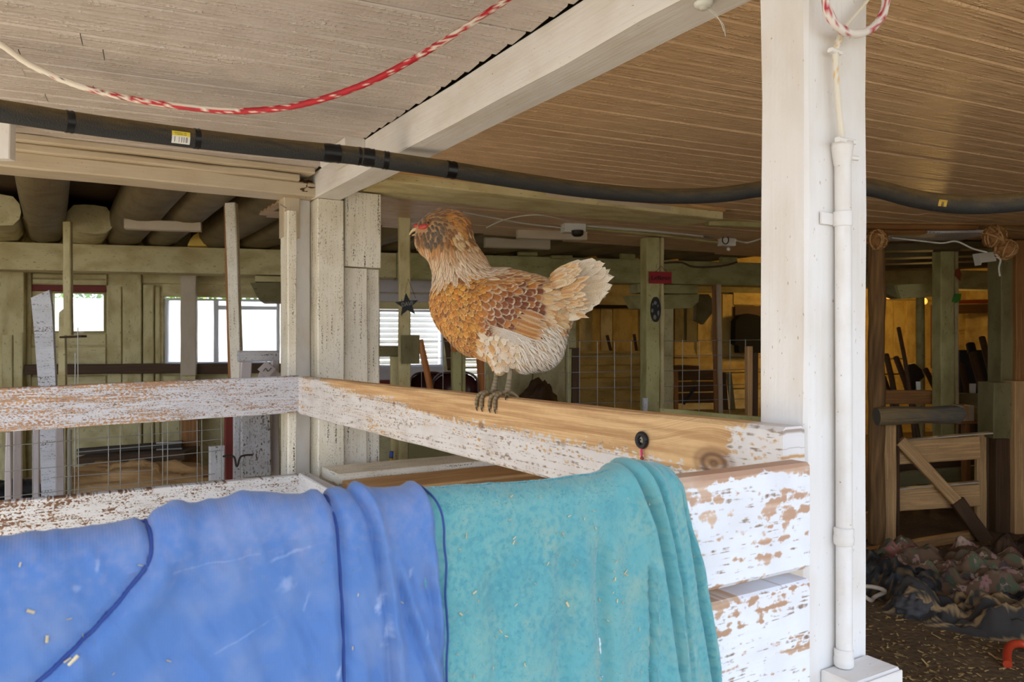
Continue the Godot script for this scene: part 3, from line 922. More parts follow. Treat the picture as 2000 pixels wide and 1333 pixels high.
func build_cloths() -> void:
	# ---- blue quilted blanket
	var seam1 := poly_on([[262, 1008], [288, 1020], [298, 1050], [294, 1090], [272, 1130], [232, 1180], [180, 1238], [130, 1284], [75, 1333], [-30, 1430]])
	var seam2 := poly_on([[655, 950], [662, 1050], [668, 1120], [672, 1190], [673, 1333], [676, 1450]])
	var pleat1 := poly_on([[686, 958], [716, 985], [735, 1060], [752, 1160], [764, 1260], [772, 1400]])
	var pleat2 := poly_on([[760, 1060], [785, 1150], [812, 1240], [845, 1333], [870, 1420]])
	var pleat3 := poly_on([[830, 1080], [846, 1180], [862, 1280], [872, 1400]])
	var hem := poly_on([[846, 944], [862, 1000], [870, 1100], [871, 1200], [873, 1333], [876, 1450]])
	var wr := FastNoiseLite.new(); wr.seed = 21; wr.frequency = 1.0; wr.fractal_octaves = 3
	var blue_right := func(h): return lerpf(0.291, 0.305, smoothstep(-0.13, -0.32, h))
	var blue_off := func(u: float, h: float, nx: float, s: float) -> float:
		var p := Vector2(u, h)
		var hang := smoothstep(-0.125, -0.17, h)
		var o := 0.0062 * hang * wr.get_noise_2d(u * 15.0 + h * 3.0, h * 5.0) + 0.0034 * wr.get_noise_2d(u * 48.0 + h * 20.0 + 9.0, h * 14.0) * (0.4 + 0.6 * hang)
		if nx < 0.8:
			var d := signed_gap(p, seam1)
			o -= 0.0062 * exp(-pow(d.x / 0.0036, 2.0))
			o += 0.0065 * exp(-pow((d.x + 0.014) / 0.014, 2.0))      # the padded side swells
			# puckers gathered towards the top left of the seam
			if d.x < 0: o += 0.0018 * sin(u * 260.0 + h * 60.0) * smoothstep(-0.22, -0.12, h) * smoothstep(-0.12, 0.0, d.x)
			d = signed_gap(p, seam2)
			o -= 0.0062 * exp(-pow(d.x / 0.0032, 2.0))
			o += 0.003 * exp(-pow((d.x - 0.008) / 0.006, 2.0)) + 0.003 * exp(-pow((d.x + 0.012) / 0.012, 2.0))
			for q in [[pleat1, 0.0085, 0.0060], [pleat2, 0.0065, 0.0065], [pleat3, 0.005, 0.0045]]:
				d = signed_gap(p, q[0])
				var fade := smoothstep(0.0, 0.25, d.y)
				o += q[1] * fade * (exp(-pow((d.x + 0.005) / q[2], 2.0)) - 0.9 * exp(-pow((d.x - 0.001) / 0.0032, 2.0)))
			d = signed_gap(p, hem)
			o -= 0.004 * exp(-pow(d.x / 0.0016, 2.0))
			o += 0.003 * exp(-pow((d.x - 0.007) / 0.006, 2.0))
		# the rolled right edge turns under
		o -= 0.012 * smoothstep(0.985, 1.0, s)
		return o
	var bi := paint_images(1024, 512, 201, {"paint": C(84, 124, 184), "paint2": C(112, 138, 184), "wood": C(124, 136, 150), "wood2": C(96, 114, 140), "wear": 0.2, "blob": 0.5, "fine": 0.4, "grain": 0.05, "blob_f": 0.02, "stretch": 1, "sharp": 5.0, "relief": 4.0, "dirt": 1.0,
		"bias": func(u, v): return 0.42 * exp(-pow((u - 0.4) / 0.13, 2.0) - pow((v - 0.82) / 0.16, 2.0)) + 0.22 * exp(-pow((u - 0.25) / 0.1, 2.0) - pow((v - 0.9) / 0.1, 2.0))})
	var uvb := func(u: float, h: float) -> Vector2: return Vector2((u + 0.22) / 0.54, (-h - 0.09) / 0.27)
	var bim: Image = bi[0]
	var sm := []
	for q in [[740, 1180, 0.012, 0.05, 0.55, 0.3], [755, 1240, 0.01, 0.07, 0.45, 0.1], [560, 1140, 0.02, 0.03, 0.4, 0.0], [560, 1085, 0.05, 0.008, 0.4, -0.25], [190, 1110, 0.004, 0.03, 0.5, 0.1], [420, 1100, 0.09, 0.004, 0.3, -0.08], [600, 1180, 0.004, 0.03, 0.4, 0.4], [830, 1240, 0.006, 0.03, 0.5, 0.0], [800, 1120, 0.006, 0.02, 0.4, 0.3], [150, 1150, 0.01, 0.012, 0.4, 0.2], [480, 1240, 0.07, 0.004, 0.25, -0.4], [660, 1310, 0.005, 0.04, 0.6, 0.3]]:
		var w2: Vector2 = on_front(q[0], q[1])
		var uv2: Vector2 = uvb.call(w2.x, w2.y)
		sm.append([uv2.x, uv2.y, q[2], q[3], q[4], C(196, 206, 232), q[5]])
	# dust lying along the top of the fold
	for k in 16:
		var uv3: Vector2 = uvb.call(-0.06 + k * 0.023, -0.125)
		sm.append([uv3.x, uv3.y, 0.07, 0.26, 0.2, C(146, 150, 188), 0.0])
	smudge(bim, sm)
	weave(bi[1])
	var bm: StandardMaterial3D = mat_of(bi, Vector3.ONE, 0.85, 0.06, 1, true)[0]
	bm.rim_enabled = true; bm.rim = 0.3; bm.rim_tint = 0.6
	var crest_b := [[-0.3, -0.1345], [-0.03, -0.1350], [0.03, -0.1355], [0.058, -0.1335], [0.10, -0.1250], [0.138, -0.1205], [0.178, -0.1270], [0.22, -0.1275], [0.29, -0.1295]]
	var bl := thing("blanket", "blue quilted horse blanket with dark piped seams draped over the front boards", "blanket", W(0.0, 0.6, -0.3))
	put("cloth", drape(func(h): return -0.42, blue_right, crest_b, -0.50, blue_off, 0.006, 0.0028, uvb), bm, bl)
	var pipe_mat := plain(C(52, 74, 140), 0.9)
	for sdef in [[seam1, 0.0016], [seam2, 0.0012], [hem, 0.001]]:
		var pts := []
		for p in sdef[0]:
			var o: float = blue_off.call(p.x, p.y, -1.0, 0.5) + 0.0016
			var hc := table(p.x, crest_b) - 0.031
			if p.y > hc:
				var a := asin(clampf((p.y - hc) / 0.031, 0.0, 1.0))
				pts.append(W(p.x, 0.637 - (0.031 + o) * cos(a), hc + (0.031 + o) * sin(a)))
			else: pts.append(W(p.x, 0.637 - 0.031 - o, p.y))
		put("seam", rod_mesh(curve(pts, 8), sdef[1], 6), pipe_mat, bl)
	flecks(bl, 9, func(r): return on_front(r.randf_range(20, 850), r.randf_range(1090, 1330)), blue_off, crest_b, 31, [[60, 1193, 0.005], [143, 1287, 0.008], [132, 1290, 0.005], [92, 1247, 0.005]])
	# ---- teal fleece
	var g1 := poly_on([[1247, 900], [1256, 950], [1282, 1020], [1297, 1085], [1307, 1147], [1320, 1240], [1340, 1400]])
	var g2 := poly_on([[1272, 905], [1296, 995], [1318, 1090], [1334, 1200], [1352, 1400]])
	var g3 := poly_on([[1334, 905], [1343, 980], [1354, 1053], [1369, 1176], [1396, 1333], [1410, 1420]])
	var g4 := poly_on([[1271, 1095], [1271, 1160], [1277, 1240], [1276, 1333], [1280, 1420]])
	var g5 := poly_on([[1182, 1040], [1178, 1130], [1184, 1220], [1190, 1333], [1195, 1420]])
	var g6 := poly_on([[1100, 1060], [1108, 1150], [1106, 1260], [1104, 1400]])
	var g7 := poly_on([[970, 1100], [980, 1200], [986, 1333], [990, 1420]])
	var tn := FastNoiseLite.new(); tn.seed = 5; tn.frequency = 1.0; tn.fractal_octaves = 4
	var teal_right := func(h): return lerpf(0.587, 0.640, smoothstep(-0.13, -0.36, h)) + 0.012 * smoothstep(-0.36, -0.5, h)
	var teal_off := func(u: float, h: float, nx: float, s: float) -> float:
		var p := Vector2(u, h)
		var o := -0.005 + 0.002 * tn.get_noise_2d(u * 16.0, h * 8.0) + 0.0006 * tn.get_noise_2d(u * 140.0, h * 140.0)
		if nx < 0.8:
			for q in [[g1, 0.0092, 0.0034, 0.0055], [g2, 0.0065, 0.003, 0.005], [g3, 0.0095, 0.0036, 0.006], [g4, 0.008, 0.0024, 0.003], [g5, 0.0068, 0.0065, 0.011], [g6, 0.005, 0.009, 0.013], [g7, 0.0045, 0.010, 0.015]]:
				var d := signed_gap(p, q[0])
				var fade := smoothstep(0.0, 0.14, d.y)
				o += fade * (-q[1] * exp(-pow(d.x / q[2], 2.0)) + q[1] * 0.8 * exp(-pow((d.x + q[3] * 1.5) / q[3], 2.0)) + q[1] * 0.5 * exp(-pow((d.x - q[3] * 1.5) / q[3], 2.0)))
		if nx < 0.95: o += 0.006 * smoothstep(0.70, 0.80, s) * smoothstep(1.0, 0.9, s)
		o -= 0.012 * smoothstep(0.975, 1.0, s)
		return o
	var ti := paint_images(1024, 512, 211, {"paint": C(98, 164, 168), "paint2": C(130, 170, 162), "wood": C(108, 174, 174), "wood2": C(86, 154, 162), "wear": 0.42, "blob": 0.3, "fine": 0.8, "grain": 0.0, "fine_f": 0.05, "stretch": 1, "sharp": 2.0, "relief": 20.0, "dirt": 1.0,
		"bias": func(u, v): return 0.1 * sin(u * 9.0) - 0.2 * smoothstep(0.3, 0.0, v)})
	var tsm := []
	for q in [[940, 975, 0.12, 0.10, 0.55, 1], [1060, 965, 0.14, 0.09, 0.5, 1], [1180, 950, 0.1, 0.08, 0.45, 1], [940, 1280, 0.07, 0.3, 0.5, 1], [1040, 1310, 0.08, 0.14, 0.45, 1], [1130, 1100, 0.08, 0.12, 0.35, 0], [1010, 1120, 0.12, 0.1, 0.3, 0], [960, 1180, 0.1, 0.1, 0.3, 0], [1200, 1000, 0.04, 0.08, 0.3, 0], [1340, 960, 0.06, 0.1, 0.35, 1], [1100, 1230, 0.1, 0.1, 0.35, 0], [1230, 1200, 0.04, 0.3, 0.3, 1]]:
		var w3: Vector2 = on_front(q[0], q[1])
		tsm.append([(w3.x - 0.26) / 0.42, (-w3.y - 0.09) / 0.27, q[2], q[3], q[4], C(134, 176, 166) if q[5] == 1 else C(64, 136, 152), 0.0])
	smudge(ti[0], tsm)
	var uvt := func(u: float, h: float) -> Vector2: return Vector2((u - 0.26) / 0.42, (-h - 0.09) / 0.27)
	var tm: StandardMaterial3D = mat_of(ti, Vector3.ONE, 1.0, 0.16, 1, true)[0]
	tm.rim_enabled = true; tm.rim = 0.7; tm.rim_tint = 0.5
	var crest_t := [[0.28, -0.1275], [0.42, -0.1325], [0.47, -0.1315], [0.512, -0.1280], [0.54, -0.1300], [0.60, -0.1335]]
	var tl := thing("fleece", "teal fleece blanket flecked with straw draped over the front boards beside the near post", "blanket", W(0.45, 0.6, -0.3))
	put("cloth", drape(func(h): return 0.268, teal_right, crest_t, -0.50, teal_off, 0.005, 0.0028, uvt), tm, tl)
	flecks(tl, 60, func(r): return on_front(r.randf_range(890, 1390), r.randf_range(960, 1330)), teal_off, crest_t, 41, [[1255, 967, 0.006], [1275, 987, 0.006], [1348, 1190, 0.0065], [1225, 1120, 0.006], [915, 1048, 0.005], [1008, 1062, 0.004], [1117, 1185, 0.006], [903, 1202, 0.004]])
	fuzz(tl, teal_off, crest_t, teal_right)
	# rubber ring and pink cord on the rail
	var rg := thing("rubber_ring", "small black rubber ring with a pink cord on the rail above the teal fleece", "ring", W(0.79, 0.925, -0.115))
	var rc := on_rail(1257, 860)
	var pts := PackedVector3Array()
	for i in 25:
		var a := TAU * i / 24.0
		pts.append(rc + Vector3(-0.004, 0.0098 * sin(a), 0.0098 * cos(a)))
	put("ring", rod_mesh(pts, 0.0042, 10), M.black, rg)
	put("hub", lump(Vector3(0.0035, 0.0052, 0.0046), 4, 0.3, 2.0, 8), plain(C(150, 140, 120), 0.6), rg, Transform3D(Basis(), rc + Vector3(-0.003, 0.001, 0)))
	put("nail", rod_mesh(PackedVector3Array([rc, rc + Vector3(-0.009, 0.001, 0)]), 0.0014, 6), M.iron, rg)
	var e := on_rail(1260, 905)
	put("cord", rod_mesh(curve([rc + Vector3(-0.005, -0.011, 0.001), rc.lerp(e, 0.5) + Vector3(-0.005, 0, -0.001), e + Vector3(-0.006, 0, 0)], 5), 0.0017, 8), plain(C(222, 60, 108), 0.7), rg)
	put("knot", lump(Vector3(0.003, 0.0035, 0.003), 6, 0.5, 2.0, 6), plain(C(150, 70, 50), 0.8), rg, Transform3D(Basis(), rc.lerp(e, 0.78) + Vector3(-0.006, 0, 0)))

func on_rail(x: float, y: float) -> Vector3:
	var r := (x - 1000.0) / FPX
	var v := 0.795 * (cs - sn * r) / (sn + cs * r)
	return W(0.795, v, (666.5 - y) / FPX * (0.795 * sn + v * cs))

func weave(im: Image) -> void:
	var d := im.get_data(); var w := im.get_width()
	for i in d.size():
		var x := i % w; var y := i / w
		d[i] = clampi(120 + (18 if (x & 3) < 2 else -18) + (14 if (y & 3) < 2 else -14) + (d[i] - 128) / 3, 0, 255)
	im.set_data(w, im.get_height(), false, Image.FORMAT_L8, d)

func surf_point(p: Vector2, off: Callable, crest: Array, extra: float) -> Array:
	var o: float = off.call(p.x, p.y, -1.0, 0.5) + extra
	var hc := table(p.x, crest) - 0.031
	if p.y > hc:
		var a := asin(clampf((p.y - hc) / 0.031, 0.0, 1.0))
		return [W(p.x, 0.637 - (0.031 + o) * cos(a), hc + (0.031 + o) * sin(a)), Vector3(0, sin(a), cos(a))]
	return [W(p.x, 0.637 - 0.031 - o, p.y), Vector3.BACK]

func flecks(parent: Node3D, n: int, where: Callable, off: Callable, crest: Array, seed_: int, more: Array) -> void:
	var r := RandomNumberGenerator.new(); r.seed = seed_
	var mb := MB.new()
	var put_one := func(p: Vector2, L: float) -> void:
		var s: Array = surf_point(p, off, crest, 0.0008)
		var a := r.randf() * TAU
		var nrm: Vector3 = s[1]
		var t := Vector3(cos(a), sin(a), 0.15 * r.randf_range(-1, 1))
		t = (t - nrm * t.dot(nrm)).normalized()
		var sd := nrm.cross(t)
		var w := L * r.randf_range(0.18, 0.4)
		var c: Vector3 = s[0]
		var kq := r.randf_range(0.85, 1.0)
		mb.col = s2l(232 * kq, 212 * kq, 168 * kq)
		var up := nrm * 0.0012
		var A := c - t * L / 2; var B := c + t * L / 2
		mb.quad(A - sd * w / 2 + up * 0.3, B - sd * w / 2 + up * 0.3, B + up, A + up)
		mb.quad(A + up, B + up, B + sd * w / 2 + up * 0.3, A + sd * w / 2 + up * 0.3)
	for i in n: put_one.call(where.call(r), r.randf_range(0.0018, 0.0042))
	for q in more: put_one.call(on_front(q[0], q[1]), q[2])
	var m := put("straw_flecks", mb.mesh(), vcol(0.8), parent)
	m.set_meta("kind", "stuff")

func fuzz(parent: Node3D, off: Callable, crest: Array, right: Callable) -> void:
	var r := RandomNumberGenerator.new(); r.seed = 17
	var mb := MB.new()
	for i in 9000:
		var h := r.randf_range(-0.40, -0.118)
		if i < 2600: h = r.randf_range(-0.150, -0.118)
		var u := lerpf(0.295, right.call(h) - 0.004, r.randf())
		var s: Array = surf_point(Vector2(u, minf(h, table(u, crest) - 0.0004)), off, crest, -0.0004)
		var c: Vector3 = s[0]
		var t: Vector3 = (s[1] + Vector3(r.randf_range(-1, 1), r.randf_range(-1, 0.8), r.randf_range(-0.4, 0.4)) * 0.8).normalized()
		var sd := t.cross(Vector3(r.randf() - 0.5, r.randf() - 0.5, r.randf() - 0.5)).normalized() * 0.00028
		var L := r.randf_range(0.0014, 0.0032)
		var k := r.randf_range(0.85, 1.15)
		mb.col = s2l(100 * k, 180 * k, 186 * k)
		mb.tri(c - sd, c + sd, c + t * L)
	var m := put("pile", mb.mesh(), vcol(1.0), parent)
	m.set_meta("kind", "stuff")

# ---------- the hen ----------
var bA := PackedVector3Array()
var bD := PackedVector3Array()
var bR := PackedFloat32Array()
var bS := PackedFloat32Array()
var bI := PackedFloat32Array()
const ZS := 0.80
const HS := 0.00108

func bone(a: Vector3, b: Vector3, ra: float, rb: float) -> void:
	a.z /= ZS; b.z /= ZS
	bA.append(a); bD.append(b - a); bR.append(ra); bS.append(rb - ra)
	bI.append(1.0 / maxf((b - a).length_squared(), 1e-4))

func sdf(p: Vector3) -> float:
	p.z /= ZS
	var d := 1e4
	for i in bA.size():
		var q := p - bA[i]
		var t := clampf(q.dot(bD[i]) * bI[i], 0.0, 1.0)
		var e := (q - bD[i] * t).length() - bR[i] - bS[i] * t
		var h := 20.0 - absf(d - e)
		d = minf(d, e)
		if h > 0.0: d -= h * h / 80.0
	return d

func grad(p: Vector3) -> Vector3:
	var e := 1.5
	var d := sdf(p)
	return Vector3(sdf(p + Vector3(e, 0, 0)) - d, sdf(p + Vector3(0, e, 0)) - d, sdf(p + Vector3(0, 0, e)) - d).normalized()

func nets(lo: Vector3, hi: Vector3, cell: float) -> Array:
	var nx := int((hi.x - lo.x) / cell) + 1; var ny := int((hi.y - lo.y) / cell) + 1; var nz := int((hi.z - lo.z) / cell) + 1
	var val := PackedFloat32Array(); val.resize(nx * ny * nz); val.fill(1e3)
	var B := 4
	for bx in range(0, nx, B): for by in range(0, ny, B): for bz in range(0, nz, B):
		var c := lo + Vector3(bx + 1.5, by + 1.5, bz + 1.5) * cell
		var d := sdf(c)
		var far := absf(d) > cell * 5.0
		for x in range(bx, mini(bx + B, nx)): for y in range(by, mini(by + B, ny)): for z in range(bz, mini(bz + B, nz)):
			val[(x * ny + y) * nz + z] = d if far else sdf(lo + Vector3(x, y, z) * cell)
	var vid := PackedInt32Array(); vid.resize(nx * ny * nz); vid.fill(-1)
	var pos := PackedVector3Array()
	var ix := PackedInt32Array()
	var offs := [[0, 0, 0], [1, 0, 0], [0, 1, 0], [1, 1, 0], [0, 0, 1], [1, 0, 1], [0, 1, 1], [1, 1, 1]]
	var eds := [[0, 1], [2, 3], [4, 5], [6, 7], [0, 2], [1, 3], [4, 6], [5, 7], [0, 4], [1, 5], [2, 6], [3, 7]]
	for x in nx - 1: for y in ny - 1: for z in nz - 1:
		var cv := []
		var neg := 0
		for o in offs:
			var q := val[((x + o[0]) * ny + y + o[1]) * nz + z + o[2]]
			cv.append(q)
			if q < 0: neg += 1
		if neg == 0 or neg == 8: continue
		var s := Vector3.ZERO; var n := 0
		for e in eds:
			var a: float = cv[e[0]]; var b: float = cv[e[1]]
			if (a < 0) != (b < 0):
				var t := a / (a - b)
				var pa := Vector3(offs[e[0]][0], offs[e[0]][1], offs[e[0]][2]); var pb := Vector3(offs[e[1]][0], offs[e[1]][1], offs[e[1]][2])
				s += pa.lerp(pb, t); n += 1
		vid[(x * ny + y) * nz + z] = pos.size()
		pos.append(lo + (Vector3(x, y, z) + s / n) * cell)
	for x in range(1, nx - 1): for y in range(1, ny - 1): for z in range(1, nz - 1):
		var v0 := val[(x * ny + y) * nz + z] < 0
		for ax in 3:
			var o := [[1, 0, 0], [0, 1, 0], [0, 0, 1]][ax] as Array
			var v1 := val[((x + o[0]) * ny + y + o[1]) * nz + z + o[2]] < 0
			if v0 == v1: continue
			var u := [[0, 1, 0], [0, 0, 1], [1, 0, 0]][ax] as Array
			var w := [[0, 0, 1], [1, 0, 0], [0, 1, 0]][ax] as Array
			var a := vid[(x * ny + y) * nz + z]
			var b := vid[((x - u[0]) * ny + y - u[1]) * nz + z - u[2]]
			var c := vid[((x - u[0] - w[0]) * ny + y - u[1] - w[1]) * nz + z - u[2] - w[2]]
			var d := vid[((x - w[0]) * ny + y - w[1]) * nz + z - w[2]]
			if a < 0 or b < 0 or c < 0 or d < 0: continue
			# outward along +axis when the inside is here
			if v0: ix.append_array([a, c, b, a, d, c])
			else: ix.append_array([a, b, c, a, c, d])
	return [pos, ix]

var fr := RandomNumberGenerator.new()
# one feather lying on the body: rows along, four points across, laced edge
func feather(mb: MB, base: Vector3, dir: Vector3, L: float, wid: float, mid: Color, edge: Color, root: Color, lift0: float, lift1: float, tip := 0.5, conform := true, nrm := Vector3.ZERO, rows := 6, shaft := Color(-1, 0, 0), slim := -0.25) -> void:
	var n := grad(base) if conform else nrm
	var t := (dir - n * dir.dot(n)).normalized()
	var start := mb.v.size()
	var p := base
	var last := 0.0
	var lacek := fr.randf_range(0.35, 1.0)
	for i in rows + 1:
		var f := float(i) / rows
		f = 1.0 - pow(1.0 - f, 1.25)
		var g := clampf((f - 0.6) / 0.4, 0.0, 1.0)
		var w := wid * 0.5 * smoothstep(slim, 0.45, f) * lerpf(1.0 - g, sqrt(maxf(0.0, 1.0 - g * g)), tip)
		if i > 0:
			p += t * L * (f - last)
			if conform:
				p -= n * sdf(p)
				if i % 2 == 0:
					n = grad(p)
					t = (t - n * t.dot(n)).normalized()
		last = f
		var side := n.cross(t)
		var lift := lerpf(lift0, lift1, f)
		for j in 5:
			var s := j / 2.0 - 1.0
			var q := p + side * w * s
			if f > 0.5 and wid > 5.0: q += t * fr.randf_range(-0.05, 0.05) * L * minf(f, 0.9)
			var hgt := lift - absf(s) * absf(s) * w * 0.22
			if conform and j != 2 and wid > 9.0: q -= n * clampf(sdf(q), -6.0, 6.0)
			q += n * hgt
			var c := root.lerp(mid, smoothstep(0.1, 0.45, f))
			var lace := maxf(smoothstep(0.55, 0.95, absf(s)) * smoothstep(0.15, 0.45, f), smoothstep(0.78, 0.96, f))
			c = c.lerp(edge, clampf(lace * lacek * fr.randf_range(0.6, 1.25), 0.0, 1.0))
			if j == 2 and shaft.r >= 0.0 and f < 0.85: c = c.lerp(shaft, 0.6)
			mb.vertc(q * HS, n, c)
	for i in rows:
		for j in 4:
			var a := start + i * 5 + j
			mb.q4(a, a + 5, a + 6, a + 1)

func jit(c: Color, r: RandomNumberGenerator, k := 0.12) -> Color:
	var m := 1.0 + r.randf_range(-k, k)
	return Color(c.r * m, c.g * m * (1.0 + r.randf_range(-0.03, 0.03)), c.b * m)

func flow(p: Vector3) -> Vector3:
	var d := Vector3.ZERO
	for q in [[-160, 335, 0.5, -0.6], [-150, 300, 0.25, -1], [-140, 275, 0.2, -1], [-115, 368, 1, 0.1], [-80, 350, 0.6, -0.8], [-58, 305, 0.3, -1], [-120, 290, 0.1, -1], [-110, 240, 0.1, -1], [-50, 260, 0.55, -0.85], [-30, 235, 0.8, -0.6], [-130, 180, 0.25, -1], [-85, 110, 0.65, -0.75], [-40, 180, 0.8, -0.6], [20, 245, 1, -0.12], [85, 225, 1, 0.12], [50, 170, 0.95, -0.3], [110, 190, 0.95, 0.15], [0, 75, 0.6, -0.8], [60, 80, 0.6, -0.8], [115, 110, 0.6, -0.75], [130, 150, 0.85, -0.4]]:
		var w := 1.0 / (pow(p.x - q[0], 2) + pow(p.y - q[1], 2) + 120.0)
		d += Vector3(q[2], q[3], 0).normalized() * w * w
	return d.normalized()

func build_hen() -> void:
	var org := W(0.815, 1.41, -0.1140)
	var hen := thing("hen", "golden buff bearded hen with cream tail perched on the bare topped side rail", "hen", org)
	hen.rotation_degrees.y = -YAW
	var xf := Transform3D(hen.basis, org)
	var r := RandomNumberGenerator.new(); r.seed = 5
	bone(Vector3(-48, 168, 0), Vector3(55, 156, 0), 78, 76)
	bone(Vector3(-76, 186, 0), Vector3(-76, 184, 0), 58, 58)
	bone(Vector3(-42, 122, 0), Vector3(20, 108, 0), 48, 52)
	bone(Vector3(-76, 246, 0), Vector3(-106, 312, 0), 54, 42)
	bone(Vector3(-110, 325, 0), Vector3(-90, 326, 0), 39, 35)
	bone(Vector3(-138, 320, 0), Vector3(-138, 318, 0), 24, 24)
	bone(Vector3(-138, 296, 8), Vector3(-138, 296, -8), 22, 22)
	bone(Vector3(88, 158, 0), Vector3(95, 160, 0), 54, 50)
	bone(Vector3(40, 92, 0), Vector3(78, 98, 0), 46, 46)
	bone(Vector3(98, 188, 0), Vector3(128, 202, 0), 34, 20)
	bone(Vector3(12, 188, 0), Vector3(52, 182, 0), 58, 50)
	for s in [1, -1]:
		bone(Vector3(-22, 182, 46 * s), Vector3(62, 152, 44 * s), 26, 20)
		bone(Vector3(-4, 95, 22 * s), Vector3(2, 48, 22 * s), 24, 11)
	var net := nets(Vector3(-180, 20, -95), Vector3(190, 385, 95), 5.0)
	var pos: PackedVector3Array = net[0]
	var mb := MB.new()
	for p in pos:
		var cc := s2l(205, 176, 132)
		if p.y > 235 and p.x < 0: cc = s2l(170, 130, 80)
		elif p.x < -40 and p.y > 85: cc = s2l(178, 118, 50)
		mb.vertc(p * HS, Vector3.UP, cc)
	mb.ix = net[1]
	mb.smooth()
	if mb.n[0].dot(grad(pos[0])) < 0:
		for k in range(0, mb.ix.size(), 3):
			var t := mb.ix[k + 1]; mb.ix[k + 1] = mb.ix[k + 2]; mb.ix[k + 2] = t
		mb.smooth()
	var fm := vcol(0.62)
	fm.rim_enabled = true; fm.rim = 0.35
	var sp := paint_images(512, 512, 301, {"paint": C(255, 255, 255), "wood": C(196, 180, 160), "wear": 0.42, "blob": 0.1, "fine": 1.0, "grain": 0.0, "fine_f": 0.12, "sharp": 2.5, "relief": 60.0, "stretch": 1})
	fm.albedo_texture = tex(sp[0])
	fm.heightmap_enabled = true; fm.heightmap_texture = tex(sp[1]); fm.heightmap_scale = 0.05
	fm.uv1_triplanar = true; fm.uv1_scale = Vector3(9, 9, 9)
	var body := put("body", mb.mesh(), fm, hen, xf)
	# feathers, scattered evenly by kind of plumage
	var sets := {}
	for k in ["head_feathers", "hackle_feathers", "breast_feathers", "wing_coverts", "back_feathers", "rump_feathers", "belly_fluff"]: sets[k] = MB.new()
	var order := range(pos.size())
	for i in range(order.size() - 1, 0, -1):
		var j := r.randi() % (i + 1)
		var t = order[i]; order[i] = order[j]; order[j] = t
	var grid := {}
	for i in order:
		var p: Vector3 = pos[i]
		if p.y < 62 and absf(p.x) < 30: continue
		if Vector2(p.x + 137, p.y - 334).length() < 6.5: continue
		if p.x < -139 and p.y > 321 and p.y < 336: continue
		var kind := "belly_fluff"; var gap := 8.0
		if p.y > 292 - (p.x + 110) * 0.1 and p.x < -45: kind = "head_feathers"; gap = 5.2
		elif p.y > 226 + (p.x + 110) * 0.14 and p.x < -12: kind = "hackle_feathers"; gap = 6.6
		elif p.x < -46 + (p.y - 130) * 0.12 and p.y > 78: kind = "breast_feathers"; gap = 5.4
		elif p.x < 72 and p.y > 128 - (p.x + 40) * 0.12 and p.y < 214: kind = "wing_coverts"; gap = 9.0
		elif p.x < 88 and p.y >= 206: kind = "back_feathers"; gap = 8.0
		elif p.y > 138 or p.x > 105 and p.y > 125: kind = "rump_feathers"; gap = 8.0
		var key := Vector3i((p / gap).round())
		var clash := false
		for dx in [-1, 0, 1]: for dy in [-1, 0, 1]: for dz in [-1, 0, 1]:
			var g = grid.get([kind, key + Vector3i(dx, dy, dz)])
			if g != null and (g as Vector3).distance_to(p) < gap: clash = true
		if clash: continue
		grid[[kind, key]] = p
		var d := flow(p)
		var n := grad(p)
		d += Vector3(0, 0, -0.25 * n.z) + Vector3(r.randf_range(-0.12, 0.12), r.randf_range(-0.12, 0.12), r.randf_range(-0.12, 0.12))
		var m: MB = sets[kind]
		var base := p - n * 1.0
		var z := r.randf()
		match kind:
			"head_feathers":
				var c := s2l(180, 116, 38) if z < 0.55 else s2l(140, 88, 34)
				var e := s2l(208, 160, 86) if z < 0.6 else s2l(104, 74, 36)
				if p.y > 352 and p.x < -112: c = s2l(140, 98, 48); e = s2l(172, 130, 72)
				var dk := Vector2((p.x + 127) / 25.0, (p.y - 316) / 32.0).length()
				var dkk := smoothstep(1.55, 0.5, dk) if p.x > -143 or p.y < 318 else 0.8
				if dkk > 0.05:
					c = c.lerp(s2l(92, 74, 52).lerp(s2l(72, 58, 42), r.randf()), dkk); e = e.lerp(s2l(126, 104, 74), dkk)
				elif p.x < -124 and p.y < 306: c = s2l(190, 160, 118); e = s2l(214, 190, 152)
				elif p.y < 318 and r.randf() < 0.55: c = s2l(206, 172, 120); e = s2l(226, 202, 164)
				feather(m, base, d, r.randf_range(13, 19), r.randf_range(5.5, 8), jit(c, r), jit(e, r), jit(c, r) * 0.8, 0.0, 2.6, 0.3, true, Vector3.ZERO, 4)
			"hackle_feathers":
				var f := smoothstep(310.0, 240.0, p.y)
				var c := s2l(186, 128, 60).lerp(s2l(222, 198, 164), clampf(f * 1.3 + r.randf_range(-0.4, 0.3), 0, 1))
				var e := s2l(216, 184, 136).lerp(s2l(240, 226, 204), f)
				feather(m, base, d, r.randf_range(26, 38), r.randf_range(7, 10.5), jit(c, r), jit(e, r), jit(s2l(160, 110, 52), r), 0.0, 3.4, 0.0, true, Vector3.ZERO, 6, s2l(150, 100, 48))
			"breast_feathers":
				var c := s2l(198, 124, 28) if z < 0.55 else (s2l(212, 148, 52) if z < 0.82 else s2l(146, 84, 22))
				if p.y < 122: c = c.lerp(s2l(150, 88, 34), 0.5)
				feather(m, base, d, r.randf_range(12, 18), r.randf_range(7.5, 11.5), jit(c, r, 0.2), jit(s2l(236, 196, 124), r), jit(c, r) * 0.45, 0.0, 2.8, 0.9, true, Vector3.ZERO, 6)  # dark root: shade between overlapping feathers put into the colour
